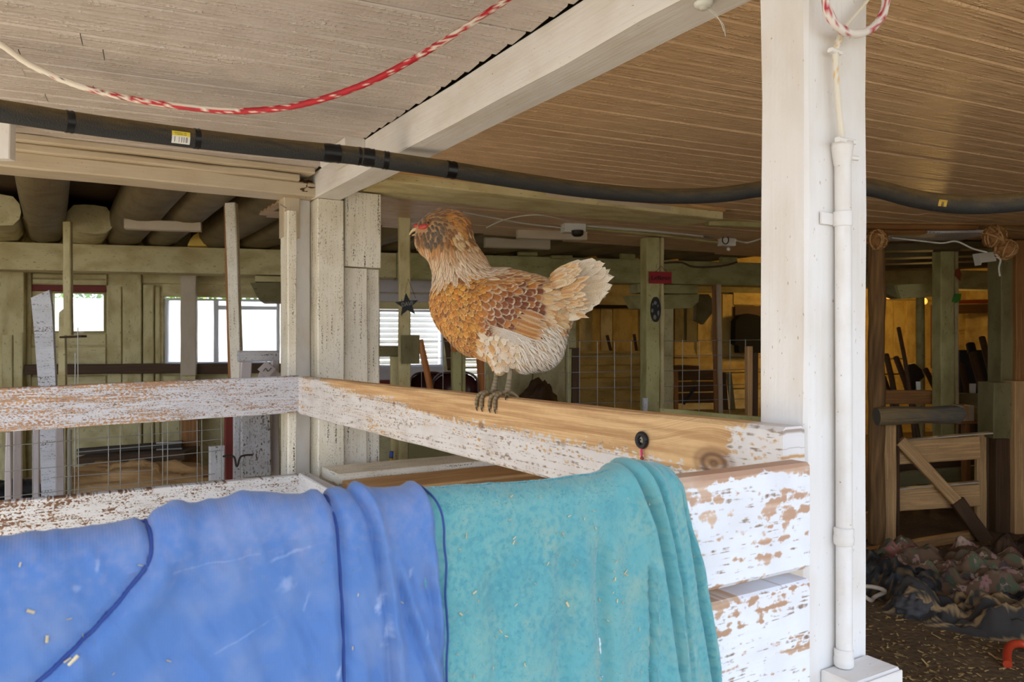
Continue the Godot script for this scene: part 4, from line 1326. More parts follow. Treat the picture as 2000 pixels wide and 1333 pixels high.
			"wing_coverts":
				var g := clampf((p.x + 55) / 60.0 + (190 - p.y) / 90.0 - 0.1, 0, 1)
				var c := s2l(198, 124, 34).lerp(s2l(128, 66, 22), g)
				if z > 0.8: c = s2l(184, 114, 40)
				feather(m, base, d, r.randf_range(21, 27), r.randf_range(15, 19), jit(c, r), jit(s2l(234, 214, 184), r), jit(c, r) * 0.5, 0.0, 3.6, 0.9, true, Vector3.ZERO, 7)  # root darkened to paint in the shade under the overlaps
			"back_feathers":
				var f := smoothstep(-30.0, 60.0, p.x)
				var c := s2l(200, 128, 40).lerp(s2l(210, 158, 86), f)
				if z < 0.3: c = s2l(150, 92, 42)
				elif z > 0.75: c = s2l(226, 196, 152)
				feather(m, base, d, r.randf_range(26, 36), r.randf_range(9, 13), jit(c, r), jit(s2l(234, 212, 178), r), jit(s2l(170, 110, 50), r), 0.0, 3.6, 0.2, true, Vector3.ZERO, 6, s2l(140, 92, 46))
			"rump_feathers":
				var c := s2l(226, 182, 122) if z < 0.5 else s2l(234, 202, 154)
				if z > 0.82: c = s2l(206, 150, 82)
				feather(m, base, d, r.randf_range(28, 40), r.randf_range(10, 15), jit(c, r, 0.08), jit(s2l(240, 222, 192), r, 0.06), jit(s2l(206, 160, 104), r), 0.0, 4.5, 0.4, true, Vector3.ZERO, 6)
			_:
				var c := s2l(234, 216, 190) if z < 0.6 else s2l(222, 190, 146)
				if p.x < -20 and z > 0.5: c = s2l(216, 164, 96)
				feather(m, base, d, r.randf_range(20, 28), r.randf_range(13, 19), jit(c, r, 0.07), jit(s2l(242, 230, 210), r, 0.05), jit(s2l(214, 180, 136), r), 0.0, 4.0, 0.8, true, Vector3.ZERO, 5)
				if p.x > 30:   # loose down at the vent
					for q in 3:
						var bb := base + Vector3(r.randf_range(-4, 4), r.randf_range(-4, 4), 0)
						feather(m, bb, d + n * 0.5 + Vector3(r.randf_range(-0.3, 0.3), r.randf_range(-0.3, 0.3), r.randf_range(-0.2, 0.2)), r.randf_range(20, 34), 2.4, jit(s2l(246, 236, 220), r, 0.04), s2l(250, 244, 232), s2l(236, 216, 186), 1.0, 9.0, 0.0, true, Vector3.ZERO, 4)
	for k in sets:
		var mm: MB = sets[k]
		mm.smooth()
		var o := put(k, mm.mesh(), fm, hen, xf)
		o.set_meta("kind", "stuff")
	# flight feathers, each one a part
	for s in [1, -1]:
		for i in 6:
			var f := i / 5.0
			var m := MB.new()
			var b := Vector3(lerpf(6, 34, f), lerpf(124, 166, f), 70 * s)
			b -= grad(b) * sdf(b)
			var c := s2l(212, 158, 88).lerp(s2l(206, 168, 120), f) if i % 2 == 0 else s2l(186, 126, 66)
			feather(m, b, Vector3(1.0, lerpf(-0.24, -0.36, f), -0.25 * s), lerpf(82, 64, f), 13, jit(c, r), s2l(238, 220, 192), jit(c, r) * 0.8, 1.0 + i * 0.5, 6.0 + i * 0.4, 0.5, true, Vector3.ZERO, 10, s2l(160, 112, 64), -0.02)
			m.smooth()
			put("secondary_feather", m.mesh(), fm, hen, xf)
		for i in 5:
			var m := MB.new()
			var b := Vector3(-30 + i * 2, 138 - i * 4.0, 66 * s)
			b -= grad(b) * sdf(b)
			feather(m, b, Vector3(1.0, -0.30 - i * 0.02, -0.2 * s), 118 - i * 8, 6.5, s2l(214, 204, 190), s2l(240, 232, 218), s2l(206, 186, 158), 2.4, 6.5 - i * 0.5, 0.3, true, Vector3.ZERO, 10, Color(-1, 0, 0), 0.0)
			m.smooth()
			put("primary_feather", m.mesh(), fm, hen, xf)
		# tail fan
		var tips := [[170, 262], [188, 265], [203, 260], [214, 248], [221, 234], [220, 218], [211, 203], [198, 188], [184, 175], [166, 160]]
		for i in tips.size():
			var m := MB.new()
			var f := float(i) / (tips.size() - 1)
			var b := Vector3(lerpf(96, 104, f), lerpf(222, 158, f), s * lerpf(5, 20, f))
			var tp := Vector3(tips[i][0], tips[i][1], s * lerpf(3, 26, f))
			var dv := tp - b
			var nr := Vector3(0.1, 0.25, s).normalized()
			feather(m, b, dv, dv.length(), 30, jit(s2l(234, 214, 182), r, 0.05), jit(s2l(242, 230, 208), r, 0.03), jit(s2l(214, 166, 108), r), 2.0 + i * 0.7, 4.0 + i * 1.0, 1.0, false, nr, 9, s2l(214, 184, 142))
			m.smooth()
			put("tail_feather", m.mesh(), fm, hen, xf)
	for s in [1, -1]:
		var cov := MB.new()
		for i in 46:
			var f := r.randf(); var g := r.randf()
			var b := Vector3(lerpf(96, 132, g), lerpf(236 + g * 6.0, 158, f), s * lerpf(12, 30 - g * 6.0, sin(PI * clampf(f * 0.8 + 0.1, 0, 1))))
			var cc := s2l(226, 178, 116) if r.randf() < 0.5 else s2l(234, 206, 162)
			feather(cov, b, Vector3(1.0, lerpf(0.5, -0.25, f) + r.randf_range(-0.15, 0.15), 0), r.randf_range(34, 50), r.randf_range(9, 14), jit(cc, r, 0.08), jit(s2l(240, 222, 190), r, 0.05), jit(s2l(206, 152, 88), r), 1.0 + g * 4.0, 4.0 + g * 4.0, 0.5, false, Vector3(-0.1, 0.2, s).normalized(), 6, s2l(176, 130, 80))
		cov.smooth()
		put("tail_coverts", cov.mesh(), fm, hen, xf).set_meta("kind", "stuff")
	# beak
	var bk := MB.new()
	rod(bk, curve([Vector3(-150, 324, 0) * HS, Vector3(-163, 325, 0) * HS, Vector3(-171, 321, 0) * HS, Vector3(-175.5, 314, 0) * HS], 4), func(f): return HS * (lerpf(7.5, 1.2, pow(f, 0.8))), 10)
	put("upper_beak", bk.mesh(), plain(C(206, 178, 126), 0.4), hen, xf)
	bk = MB.new()
	rod(bk, curve([Vector3(-150, 315, 0) * HS, Vector3(-162, 315, 0) * HS, Vector3(-171, 313, 0) * HS], 4), func(f): return HS * lerpf(5.0, 1.2, f), 10)
	put("lower_beak", bk.mesh(), plain(C(186, 158, 108), 0.45), hen, xf)
	# pea comb, face, eyes
	var redm := plain(C(172, 48, 36), 0.5)
	put("comb", lump(Vector3(8, 5, 6) * HS, 7, 0.5, 2.5, 10), redm, hen, xf * Transform3D(Basis(), Vector3(-159, 331, 0) * HS))
	for s in [1, -1]:
		var fp := Vector3(-149, 328, 30 * s)
		for q in 4: fp -= grad(fp) * sdf(fp)
		put("face_skin", lump(Vector3(11, 5.0, 4) * HS, 12, 0.35, 2.5, 10), redm, hen, xf * Transform3D(Basis(Vector3.BACK, 0.1) * Basis(Vector3.UP, -0.5 * s), fp * HS))
		var ep := Vector3(-137, 334, 34 * s)
		for q in 4: ep -= grad(ep) * sdf(ep)
		var eye := put("eye", lump(Vector3(4.6, 4.6, 3.2) * HS, 2, 0.0, 1.0, 12), plain(C(150, 84, 30), 0.15), hen, xf * Transform3D(Basis(), (ep + Vector3(0, 0, 0.6 * s)) * HS))
		put("pupil", lump(Vector3(2.8, 2.8, 1.6) * HS, 2, 0.0, 1.0, 10), plain(C(12, 10, 9), 0.08), eye, xf * Transform3D(Basis(), (ep + Vector3(-0.6, 0, 2.9 * s)) * HS))
	# legs and gripping toes
	var lm := vcol(0.55)
	var inv := xf.affine_inverse()
	var k := 0
	for fv in [1.435, 1.378]:
		var top: float = 0.0
		top = lerpf(-0.181, -0.2035, (fv - 0.656) / 2.216) + 0.0712
		var foot := W(0.816, fv, top + 0.009)
		var lf := inv * foot
		var leg := MB.new()
		var hock := Vector3(-4 + k * 26, 52, -16 + k * 34) * HS
		var col_f := func(f, a): return s2l(138, 122, 92) if sin(f * 60.0) > -0.3 else s2l(104, 90, 66)
		rod(leg, curve([hock + Vector3(0.002, 0.016, 0), hock, hock.lerp(lf, 0.5) + Vector3(0.001, 0, 0), lf], 8), func(f): return HS * (7.6 - 2.6 * sin(PI * clampf(f, 0, 0.8)) + 1.0 * smoothstep(0.85, 1.0, f)), 12, col_f)
		var lg := put("leg", leg.mesh(), lm, hen, xf)
		for dv in [0.030, 0.007, -0.016]:
			var toe := MB.new()
			var over: bool = dv > 0.0
			var pts := curve([inv * W(0.817, fv, top + 0.010), inv * W(0.812, fv + dv * 0.5, top + 0.0075), inv * W(0.805, fv + dv * 1.2, top + 0.005), inv * W(0.800, fv + dv * 1.7, top + 0.0045)], 6) if not over else curve([inv * W(0.817, fv, top + 0.010), inv * W(0.806, fv + dv * 0.35, top + 0.0085), inv * W(0.7945, fv + dv * 0.75, top + 0.0035), inv * W(0.7905, fv + dv * 0.95, top - 0.010), inv * W(0.7912, fv + dv * 1.0, top - 0.024)], 6)
			rod(toe, pts, func(f): return 0.0052 - 0.0014 * f - 0.0004 * sin(f * 40.0), 10, func(f, a): return s2l(134, 116, 84) if sin(f * 46.0) > -0.3 else s2l(98, 84, 60))
			var tm := put("toe", toe.mesh(), lm, lg, xf)
			var claw := MB.new()
			var e := inv * (W(0.7912, fv + dv, top - 0.022) if over else W(0.800, fv + dv * 1.7, top + 0.0045)); var e2 := inv * (W(0.7925, fv + dv, top - 0.034) if over else W(0.7935, fv + dv * 2.0, top - 0.003))
			rod(claw, curve([e, e.lerp(e2, 0.5) + inv.basis * Vector3(-0.0015, 0, 0), e2], 4), func(f): return lerpf(0.0032, 0.0008, f), 8)
			put("claw", claw.mesh(), plain(C(70, 60, 48), 0.4), lg, xf)
		var bt := MB.new()
		rod(bt, curve([inv * W(0.817, fv, top + 0.010), inv * W(0.829, fv - 0.003, top + 0.007), inv * W(0.8395, fv - 0.005, top - 0.002), inv * W(0.8400, fv - 0.005, top - 0.012)], 5), func(f): return 0.0046 - 0.002 * f, 10, func(f, a): return s2l(130, 112, 82))
		put("toe", bt.mesh(), lm, lg, xf)
		k += 1

# ---------- hung across the bay ----------
func build_overhead() -> void:
	# black insulated pipe
	var pts := curve([P(-900, 70, 1.30), P(-420, 158, 1.48), P(-160, 196, 1.62), P(0, 217, 1.68), P(170, 243, 1.79), P(350, 267, 1.91), P(520, 287, 2.02), P(690, 304, 2.13), P(770, 316, 2.17), P(880, 332, 2.24), P(1000, 351, 2.32), P(1150, 372, 2.41), P(1290, 383, 2.47), P(1400, 381, 2.46), P(1490, 369, 2.40), P(1600, 357, 2.28), P(1700, 367, 2.18), P(1790, 389, 2.10), P(1880, 400, 2.04), P(1980, 396, 2.0), P(2120, 378, 1.95), P(2400, 352, 1.9), P(2800, 345, 1.85)], 10)
	var hp := thing("insulated_pipe", "long black foam insulated pipe sagging across the whole bay under the beam", "pipe", P(1000, 350, 2.32))
	var hn := FastNoiseLite.new(); hn.seed = 4; hn.frequency = 1.0
	var foam := vcol(0.75)
	var ft := noise(256, 256, 91, 0.09, 4)
	foam.heightmap_enabled = true
	foam.heightmap_texture = tex(Image.create_from_data(256, 256, false, Image.FORMAT_L8, ft))
	foam.heightmap_scale = 0.12
	foam.uv1_scale = Vector3(9, 1, 1)
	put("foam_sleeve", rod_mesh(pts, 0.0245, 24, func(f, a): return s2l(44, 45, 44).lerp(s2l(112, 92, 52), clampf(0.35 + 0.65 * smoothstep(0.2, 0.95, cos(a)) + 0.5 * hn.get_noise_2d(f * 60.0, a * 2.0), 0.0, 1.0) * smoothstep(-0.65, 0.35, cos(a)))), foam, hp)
	var tape := plain(C(14, 14, 16), 0.28)
	var near_px := func(x: float) -> int:
		var best := 0; var bd := 1e9
		for i in pts.size():
			var q := pts[i] - Vector3(0, EYE, 0)
			var xc := q.x * cs + q.z * sn; var d := q.x * sn - q.z * cs
			var px := 1000.0 + FPX * xc / d
			if absf(px - x) < bd: bd = absf(px - x); best = i
		return best
	for tx in [[137, 0.016], [383, 0.014], [650, 0.046], [722, 0.030], [757, 0.014], [882, 0.028], [697, 0.008]]:
		var i: int = near_px.call(tx[0])
		var c := pts[i]; var t := (pts[i + 1] - pts[i - 1]).normalized()
		var q := PackedVector3Array()
		for j in 5: q.append(c + t * tx[1] * (j / 4.0 - 0.5))
		var wob := rng.randf() * 9.0
		put("tape_band", rod_mesh(q, func(f): return 0.0256 + 0.0008 * sin(f * 9.0 + wob), 24), tape, hp)
	# paper label: white, a yellow head and a bar code
	var li: int = near_px.call(344)
	pipe_sticker(hp, "label", pts, li, 0.042, 0.032, 0.1, func(x, y): return C(236, 214, 70) if y < 0.36 else (C(40, 40, 40) if y > 0.42 and y < 0.86 and hash(int(x * 34.0)) % 3 == 0 and absf(x - 0.5) < 0.4 else C(228, 228, 222)), {"text": true})
	pipe_sticker(hp, "tag", pts, near_px.call(1841), 0.02, 0.018, 0.0, func(x, y): return C(196, 160, 50) if absf(x - 0.5) > 0.16 or y < 0.3 else C(120, 90, 30), {})
	# slack rope
	var rp := curve([P(-150, 6, 1.455), P(-80, 40, 1.455), P(0, 86, 1.47), P(60, 127, 1.49), P(140, 163, 1.505), P(230, 188, 1.515), P(330, 205, 1.52), P(430, 216, 1.52), P(500, 216, 1.515), P(580, 206, 1.505), P(660, 184, 1.49), P(740, 152, 1.47), P(820, 108, 1.455), P(890, 66, 1.445), P(985, 3, 1.438), P(1004, -8, 1.435)], 10)
	var sl := thing("slack_rope", "slack red and white painted rope looping below the board ceiling at upper left", "rope", P(470, 216, 1.52))
	var rn := FastNoiseLite.new(); rn.seed = 12; rn.frequency = 1.0; rn.fractal_octaves = 3
	put("rope", rod_mesh(rp, func(f): return 0.0062 + 0.0003 * sin(f * 400.0), 14, func(f, a):
		var n := rn.get_noise_2d(f * 90.0, a * 1.6)
		var n2 := rn.get_noise_2d(f * 220.0 + 40.0, a * 3.0)
		var redn := -1.0
		if f > 0.52: redn = 0.42 - smoothstep(0.72, 0.95, f) * 0.45
		elif f > 0.40: redn = 0.30 - 0.9 * smoothstep(-0.3, 0.4, cos(a))
		elif f > 0.27: redn = lerpf(-0.22, 0.12, (f - 0.27) / 0.13)
		else: redn = -0.6
		if n + n2 * 0.4 + redn > 0.0: return s2l(196, 24, 34).lerp(s2l(150, 30, 40), clampf(n2 + 0.4, 0, 1))
		if n2 > 0.34 and f > 0.2 and f < 0.34: return s2l(60, 56, 56)
		return s2l(226, 214, 194)), vcol(0.55), sl)

func pipe_sticker(parent: Node3D, called: String, pts: PackedVector3Array, i: int, long: float, tall: float, turn: float, paint: Callable, opt: Dictionary) -> void:
	var c := pts[i]; var t := (pts[i + 1] - pts[i - 1]).normalized()
	var eye := (Vector3(0, EYE, 0) - c).normalized()
	var n0 := (eye - t * eye.dot(t)).normalized()
	n0 = n0.rotated(t, turn)
	var up := n0.cross(t)
	var w := 160; var h := 110
	var im := Image.create_empty(w, h, false, Image.FORMAT_RGB8)
	for y in h: for x in w: im.set_pixel(x, y, paint.call(float(x) / w, float(y) / h))
	if opt.has("text"):
		for row in 2:
			for k in 18:
				if hash(k * 7 + row) % 4 > 0: im.fill_rect(Rect2i(22 + k * 6, 12 + row * 13, 4, 6), C(90, 84, 40))
	var mb := MB.new()
	var nx := 8; var R := 0.0252
	for y in 2:
		for lay in [y]:
			pass
	for j in 9:
		var a := tall / R * (j / 8.0 - 0.5)
		var nn := n0 * cos(a) + up * sin(a)
		for k in 2:
			mb.vert(c + t * long * (k - 0.5) + nn * R, nn, Vector2(k, 1.0 - j / 8.0))
	for j in 8:
		var a := j * 2
		mb.q4(a, a + 1, a + 3, a + 2)
	var m := StandardMaterial3D.new()
	m.albedo_texture = tex(im); m.roughness = 0.4
	# winding towards the eye
	var nrm := (mb.v[1] - mb.v[0]).cross(mb.v[2] - mb.v[0])
	if nrm.dot(n0) < 0:
		for k in range(0, mb.ix.size(), 3):
			var q := mb.ix[k + 1]; mb.ix[k + 1] = mb.ix[k + 2]; mb.ix[k + 2] = q
	put(called, mb.mesh(), m, parent)

# ---------- rear aisle, left ----------
func hewn(called: String, mat: Material, parent: Node3D, u: float, v0: float, v1: float, rx: float, ry: float, hc: float, seed_: int) -> MeshInstance3D:
	# a hewn log along v: flattened round with facets
	var r := RandomNumberGenerator.new(); r.seed = seed_
	var prof := []
	for j in 14:
		var a := TAU * j / 14.0
		var k := 1.0 / pow(pow(absf(cos(a)), 3.2) + pow(absf(sin(a)), 3.2), 1.0 / 3.2)
		prof.append(Vector2(cos(a), sin(a)) * k * r.randf_range(0.96, 1.02))
	var mb := MB.new()
	var seg := 8
	for i in seg + 1:
		for j in 15:
			var p: Vector2 = prof[j % 14] * (1.0 + 0.015 * sin(i * 1.7 + j))
			mb.vert(Vector3((float(i) / seg - 0.5) * (v1 - v0), p.y * ry, p.x * rx), Vector3.UP)
	for i in seg:
		for j in 14:
			var a := i * 15 + j
			mb.q4(a, a + 15, a + 16, a + 1)
	mb.smooth()
	for e in 2:
		var f := e * seg * 15
		var c := mb.vert(Vector3((e - 0.5) * (v1 - v0), 0, 0), Vector3.RIGHT * (e * 2 - 1))
		for j in 14:
			var a := mb.vert(mb.v[f + j], Vector3.RIGHT * (e * 2 - 1)); var b := mb.vert(mb.v[f + j + 1], Vector3.RIGHT * (e * 2 - 1))
			if e == 0: mb.ix.append_array([c, b, a])
			else: mb.ix.append_array([c, a, b])
	var bs := Basis(Vector3.FORWARD, Vector3.UP, Vector3.RIGHT)   # local x runs deeper
	return put(called, mb.mesh(), mat, parent, Transform3D(bs, W(u, (v0 + v1) / 2, hc)))

func build_far_left() -> void:
	# loft joists over the rear aisle
	var defs := [["joist", -0.03, 3.06, 6.05, 0.108, 0.105, 0.757, "broad rounded log joist at far left between two sawn log ends"],
		["joist", 0.43, 3.06, 6.15, 0.122, 0.10, 0.752, "log joist just right of the larger octagonal log end, carrying the nailed batten's left end"],
		["joist", 0.655, 3.06, 6.2, 0.105, 0.10, 0.752, "log joist carrying the right end of the nailed pale batten"],
		["joist", 0.985, 3.06, 6.3, 0.115, 0.105, 0.757, "log joist right of the small yellow gap of light, half hidden by the leaning pole"],
		["log_stub", 0.205, 5.30, 7.4, 0.122, 0.088, 0.738, "octagonal log end resting on the far beam right of the broad log joist"],
		["log_stub", -0.275, 5.22, 7.2, 0.128, 0.092, 0.742, "octagonal log end at the left picture edge resting on the far beam"]]
	var wall_v := func(u: float) -> float: return (FAR[0] + 0.36 - 0.2824 * u) / 0.9593
	for d in defs:
		d[3] = minf(d[3], wall_v.call(d[1]) - 0.06)
		var o := thing(d[0], d[7], "joist", W(d[1], (d[2] + d[3]) / 2, d[6]), "log joists over the rear aisle")
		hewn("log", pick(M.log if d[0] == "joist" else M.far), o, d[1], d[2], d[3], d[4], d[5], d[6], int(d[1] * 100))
	var more := [[1.27, "log joist directly behind the centre post group over the rear aisle"], [1.58, "log joist above the hanging star over the rear aisle"], [1.9, "log joist above the hen's head over the rear aisle"], [2.22, "log joist above the hen's neck over the rear aisle"], [2.55, "log joist above the shorter nailed batten behind the hen"], [2.9, "log joist above the longer nailed batten behind the hen"], [3.25, "log joist over the square lamp box behind the hen's back"], [3.6, "log joist above the hen's tail over the rear aisle"], [3.95, "log joist just left of the red hanging sign"], [4.3, "log joist just right of the red hanging sign"], [4.65, "log joist above the switch box beside the near post"]]
	for m in more:
		var v0 := 3.06 if m[0] < 1.3 else lerpf(3.15, 3.35, (m[0] - 1.5) / 3.2)
		var o := thing("joist", m[1], "joist", W(m[0], 5, 0.76), "log joists over the rear aisle")
		hewn("log", pick(M.log), o, m[0], v0, wall_v.call(m[0] + 0.1) - 0.06, 0.125, 0.085, 0.745 + 0.004 * sin(m[0] * 9.0), int(m[0] * 100))
	# far beam
	var fb := thing("far_beam", "long greenish cream beam carrying the log joists across the whole rear aisle", "beam", Q(FAR, 0.0, 500, 505))
	far_box("timber", M.far[1], fb, -4.2, 0.6, 0.0, 0.2, 0.467, 0.648)
	far_box("timber", M.far_green[0], fb, 0.604, 4.2, 0.0, 0.2, 0.462, 0.652)
	far_box("timber", M.far_green[1], fb, 4.204, 9.0, 0.0, 0.2, 0.470, 0.640)
	# batten nailed under the joists and a yellow light gap painted as a block
	var nb := thing("batten", "pale batten nailed across the undersides of two log joists", "batten", P(317, 440, 4.2))
	face("board", M.cream[1], nb, FAR, k_at(FAR, 317, 4.22), 242, 430, 392, 449, 0.06)
	var yb := thing("yellow_light_gap", "gap of yellow light painted as a small solid shape over the far beam beside the leaning pole", "block", P(385, 465, 5.0))
	cutout("block", plain(C(246, 206, 96), 0.7), yb, FAR, -0.05, [[366, 480], [370, 470], [378, 460], [388, 454], [399, 446], [398, 460], [402, 480]], 0.1)
	# outer wall with its windows
	var wk := 0.42
	var wb := structure("wall_back", Q(FAR, wk, 400, 620))
	var A := func(x): return a_of(wk, x)
	var H := func(x, y): return (666.5 - y) / FPX * depth_on(FAR, wk, x)
	var bits := [[-260, 0, 520, 820], [-0.5, 60, 520, 1100], [60, 208, 520, 566], [60, 208, 650, 1100], [208, 318, 520, 1100], [318, 548, 520, 582], [318, 548, 711, 1100], [548, 738, 520, 1100], [738, 868, 520, 604], [738, 868, 716, 1100], [868, 900, 520, 1100], [900, 948, 520, 700], [948, 1105, 520, 1100], [900, 948, 768, 1100]]
	bits[0] = [-700, -1, 520, 1100]
	bits.append([60, 97, 566, 650])
	for b in bits:
		var xm: float = (b[0] + b[2]) / 2.0
		far_box("wall_body", pick(M.far), wb, A.call(b[0]), A.call(b[1]), wk, wk + 0.12, maxf(H.call(b[1], b[3]), -EYE), H.call(b[1], b[2]) + (0.62 if b[2] < 521 else 0.0))
	# boards over it, one by one
	for b in [[-60, 527, 46, 1060, -0.10], [49, 533, 60, 760, -0.03], [210, 560, 237, 760, -0.03], [239, 532, 276, 960, -0.06], [279, 557, 300, 960, -0.05], [302, 560, 312, 960, -0.03], [3, 655, 24, 1060, -0.14], [26, 650, 44, 1060, -0.13], [60, 652, 206, 676, -0.015], [60, 678, 206, 712, -0.02], [62, 735, 206, 800, -0.02], [278, 533, 546, 556, -0.03], [64, 535, 208, 544, -0.02], [64, 546, 208, 556, -0.03], [318, 735, 352, 960, -0.03], [740, 546, 850, 572, -0.02], [740, 574, 866, 590, -0.03], [740, 716, 868, 742, -0.02], [955, 560, 1040, 1000, -0.02], [1042, 560, 1104, 1000, -0.03], [210, 800, 330, 1000, -0.01]]:
		face("board", pick(M.far if b[0] < 700 or b[0] > 900 else M.lilac), wb, FAR, wk + b[4], b[0], b[1], b[2], b[3], 0.05)
	face("red_lintel", M.rustred, wb, FAR, wk - 0.015, 52, 557, 206, 570, 0.05)
	face("red_sill", M.rustred, wb, FAR, wk - 0.01, 738, 728, 902, 770, 0.04)
	# ledges
	var lg := thing("wall_ledge", "dark ledge board running under the left windows", "ledge", Q(FAR, wk - 0.15, 300, 722))
	face("board", M.dark_wood[0], lg, FAR, wk - 0.13, 48, 712, 352, 731, 0.12)
	face("board", M.dark_wood[1], lg, FAR, wk - 0.13, 358, 710, 545, 730, 0.12)
	# windows
	window_unit(1, wk, 98, 570, 206, 650, 4, 3, [], false)
	window_unit(2, wk, 322, 584, 546, 711, 6, 4, [[417, 584, 426, 711], [426, 598, 546, 605]], true)
	window_unit(3, wk, 738, 606, 866, 716, 4, 3, [], true)
	window_unit(4, wk, 900, 702, 948, 768, 3, 3, [[902, 717, 948, 720]], false)
	# uprights standing between
	var yp := thing("upright", "flat yellowish upright standing in front of the middle left window", "upright", Q(FAR, -0.02, 367, 620))
	face("post", M.cream[0], yp, FAR, 0.24, 352, 528, 383, 1000, 0.08)
	face("foot_block", M.far[2], yp, FAR, 0.2, 355, 734, 381, 748, 0.1)
	var corb := thing("corbel", "stepped corbel block under the far beam behind the batten of the centre post", "corbel", Q(FAR, -0.05, 525, 565))
	cutout("block", M.far_dark[1], corb, FAR, -0.06, [[489, 553], [500, 577], [508, 588], [512, 590], [620, 590], [620, 551]], 0.3)
	face("cap", M.far_pale[0], corb, FAR, -0.03, 498, 540, 620, 552, 0.2)
	# thin hanging uprights
	var pa := thing("thin_upright", "thin upright hanging from the left joist in front of the small window", "upright", P(131, 540, 4.3))
	lean("board", M.far[3], pa, 131, 655, 4.3, 129, 433, 4.3, 0.042, 0.03)
	lean("foot", M.dark_wood[2], pa, 116, 659, 4.29, 158, 657, 4.29, 0.012, 0.06)
	var pb := thing("leaning_pole", "thin chipped pole leaning in front of the right pane of the middle window", "pole", P(452, 650, 3.6))
	lean("pole", M.crackle[0], pb, 470, 1010, 3.55, 449, 396, 3.6, 0.05, 0.04)
	lean("pole_edge", M.brown[0], pb, 455, 1010, 3.56, 441, 400, 3.61, 0.022, 0.03)
	# leaning plank with a cut top
	var pk := thing("leaning_plank", "wide chipped white plank with a slanting cut top before the small left window", "plank", P(92, 760, 3.7))
	cutout("plank", M.chipped[0], pk, FAR, k_at(FAR, 90, 3.75), [[60, 582], [96, 567], [101, 600], [108, 740], [122, 1010], [84, 1010], [75, 760], [66, 640]], 0.03)
	var pk2 := thing("notched_board", "narrow dark board with a notched top behind the thin left upright", "board", P(121, 720, 4.0))
	cutout("board", M.far[2], pk2, FAR, k_at(FAR, 121, 4.4), [[115, 611], [123, 604], [125, 612], [127, 700], [128, 1000], [112, 1000], [114, 690]], 0.04)
	wire_fence("mesh_fence", "welded wire mesh panel seen between the two left rails", BARN, 0.5,
		[[-12, 860, 1010], [64, 846, 1010], [152, 640, 1010], [147, 690, 1010], [212, 836, 1010], [235, 834, 1010], [272, 832, 1010], [297, 830, 1010], [318, 828, 1010], [328, 826, 1010], [385, 822, 1010], [394, 820, 1010], [432, 818, 1010]],
		[[-20, 874, 436, 838], [150, 884, 436, 858], [-20, 925, 436, 880], [100, 934, 300, 918], [-20, 974, 420, 926], [150, 962, 436, 938]], 0.0016)
	# bits of the gate in the aisle
	var gt := thing("aisle_gate", "chipped white gate end with a bent hook latch beside the centre post batten", "gate", P(490, 880, 3.3))
	face("board", M.speckled, gt, BARN, 0.62, 471, 806, 530, 931, 0.03)
	face("board", M.lilac[0], gt, BARN, 0.66, 531, 690, 546, 1000, 0.03)
	face("stile", M.chipped[2], gt, BARN, 0.64, 456, 800, 470, 1010, 0.03)
	face("rusty_stile", M.rustred, gt, BARN, 0.66, 440, 800, 457, 1010, 0.03)
	face("short_board", M.chipped[1], gt, BARN, 0.55, 410, 872, 440, 945, 0.03)
	face("rail", M.chipped[1], gt, BARN, 0.66, 466, 686, 546, 706, 0.03)
	face("stile", M.lilac[1], gt, BARN, 0.66, 470, 708, 492, 745, 0.03)
	put("hook", rod_mesh(curve([P(436, 892, 3.2), P(456, 892, 3.18), P(461, 909, 3.17), P(464, 910, 3.17), P(471, 892, 3.18), P(494, 889, 3.2)], 5), 0.0042, 8), M.iron, gt)
	var dm := thing("diamond_plate", "small white diamond shaped plate with a dark scribble set above the left rail", "plate", P(523, 724, 3.4))
	cutout("plate", M.lilac[2], dm, BARN, 0.60, [[504, 722], [521, 706], [539, 722], [522, 740]], 0.012)
	put("scribble", rod_mesh(curve([Q(BARN, 0.594, 514, 726), Q(BARN, 0.594, 519, 720), Q(BARN, 0.594, 523, 726), Q(BARN, 0.594, 530, 719)], 4), 0.0014, 5), M.black, dm)
	cutout("gusset", M.lilac[1], dm, BARN, 0.63, [[496, 760], [508, 728], [530, 712], [552, 736], [552, 760]], 0.015)
	var wp := thing("standpipe", "slim white upright pipe behind the wire mesh on the left", "pipe", P(137, 900, 3.9))
	put("pipe", rod_mesh(PackedVector3Array([Vector3(P(137, 1010, 3.9).x, 0.0, P(137, 1010, 3.9).z), P(136, 850, 3.9), P(136.5, 842, 3.92)]), 0.011, 12), M.plastic, wp)
	for b in [[[10, 845, 22, 1010, 0.9], "narrow grey upright board at far left behind the wire mesh"], [[25, 842, 44, 1010, 0.95], "wider grey upright board at far left behind the wire mesh"], [[64, 838, 78, 1010, 1.2], "dim upright board just left of the chipped leaning plank's foot"], [[108, 838, 126, 1010, 1.3], "dim upright board between the leaning plank's foot and the white pipe"]]:
		var o := thing("upright_board", b[1], "board", Q(BARN, b[0][4], b[0][0], 900))
		face("board", M.lilac[0], o, BARN, b[0][4], b[0][0], b[0][1], b[0][2], b[0][3], 0.03)
	var bx := thing("brown_upright", "dull brown upright under the yellowish one, seen between the left rails", "upright", Q(FAR, -0.2, 370, 900))
	face("board", M.brown[0], bx, FAR, -0.2, 354, 800, 386, 1010, 0.05)
	var gl := thing("steel_bar", "shiny dark bar lying level behind the wire mesh between the left rails", "bar", Q(FAR, -0.3, 250, 870))
	lean("bar", M.iron, gl, 150, 884, 4.9, 354, 868, 5.0, 0.04, 0.05)
	lean("bright_edge", M.wire, gl, 305, 866, 4.88, 355, 864, 4.92, 0.012, 0.02)
	lean("bright_edge", M.wire, gl, 305, 879, 4.88, 355, 877, 4.92, 0.010, 0.02)
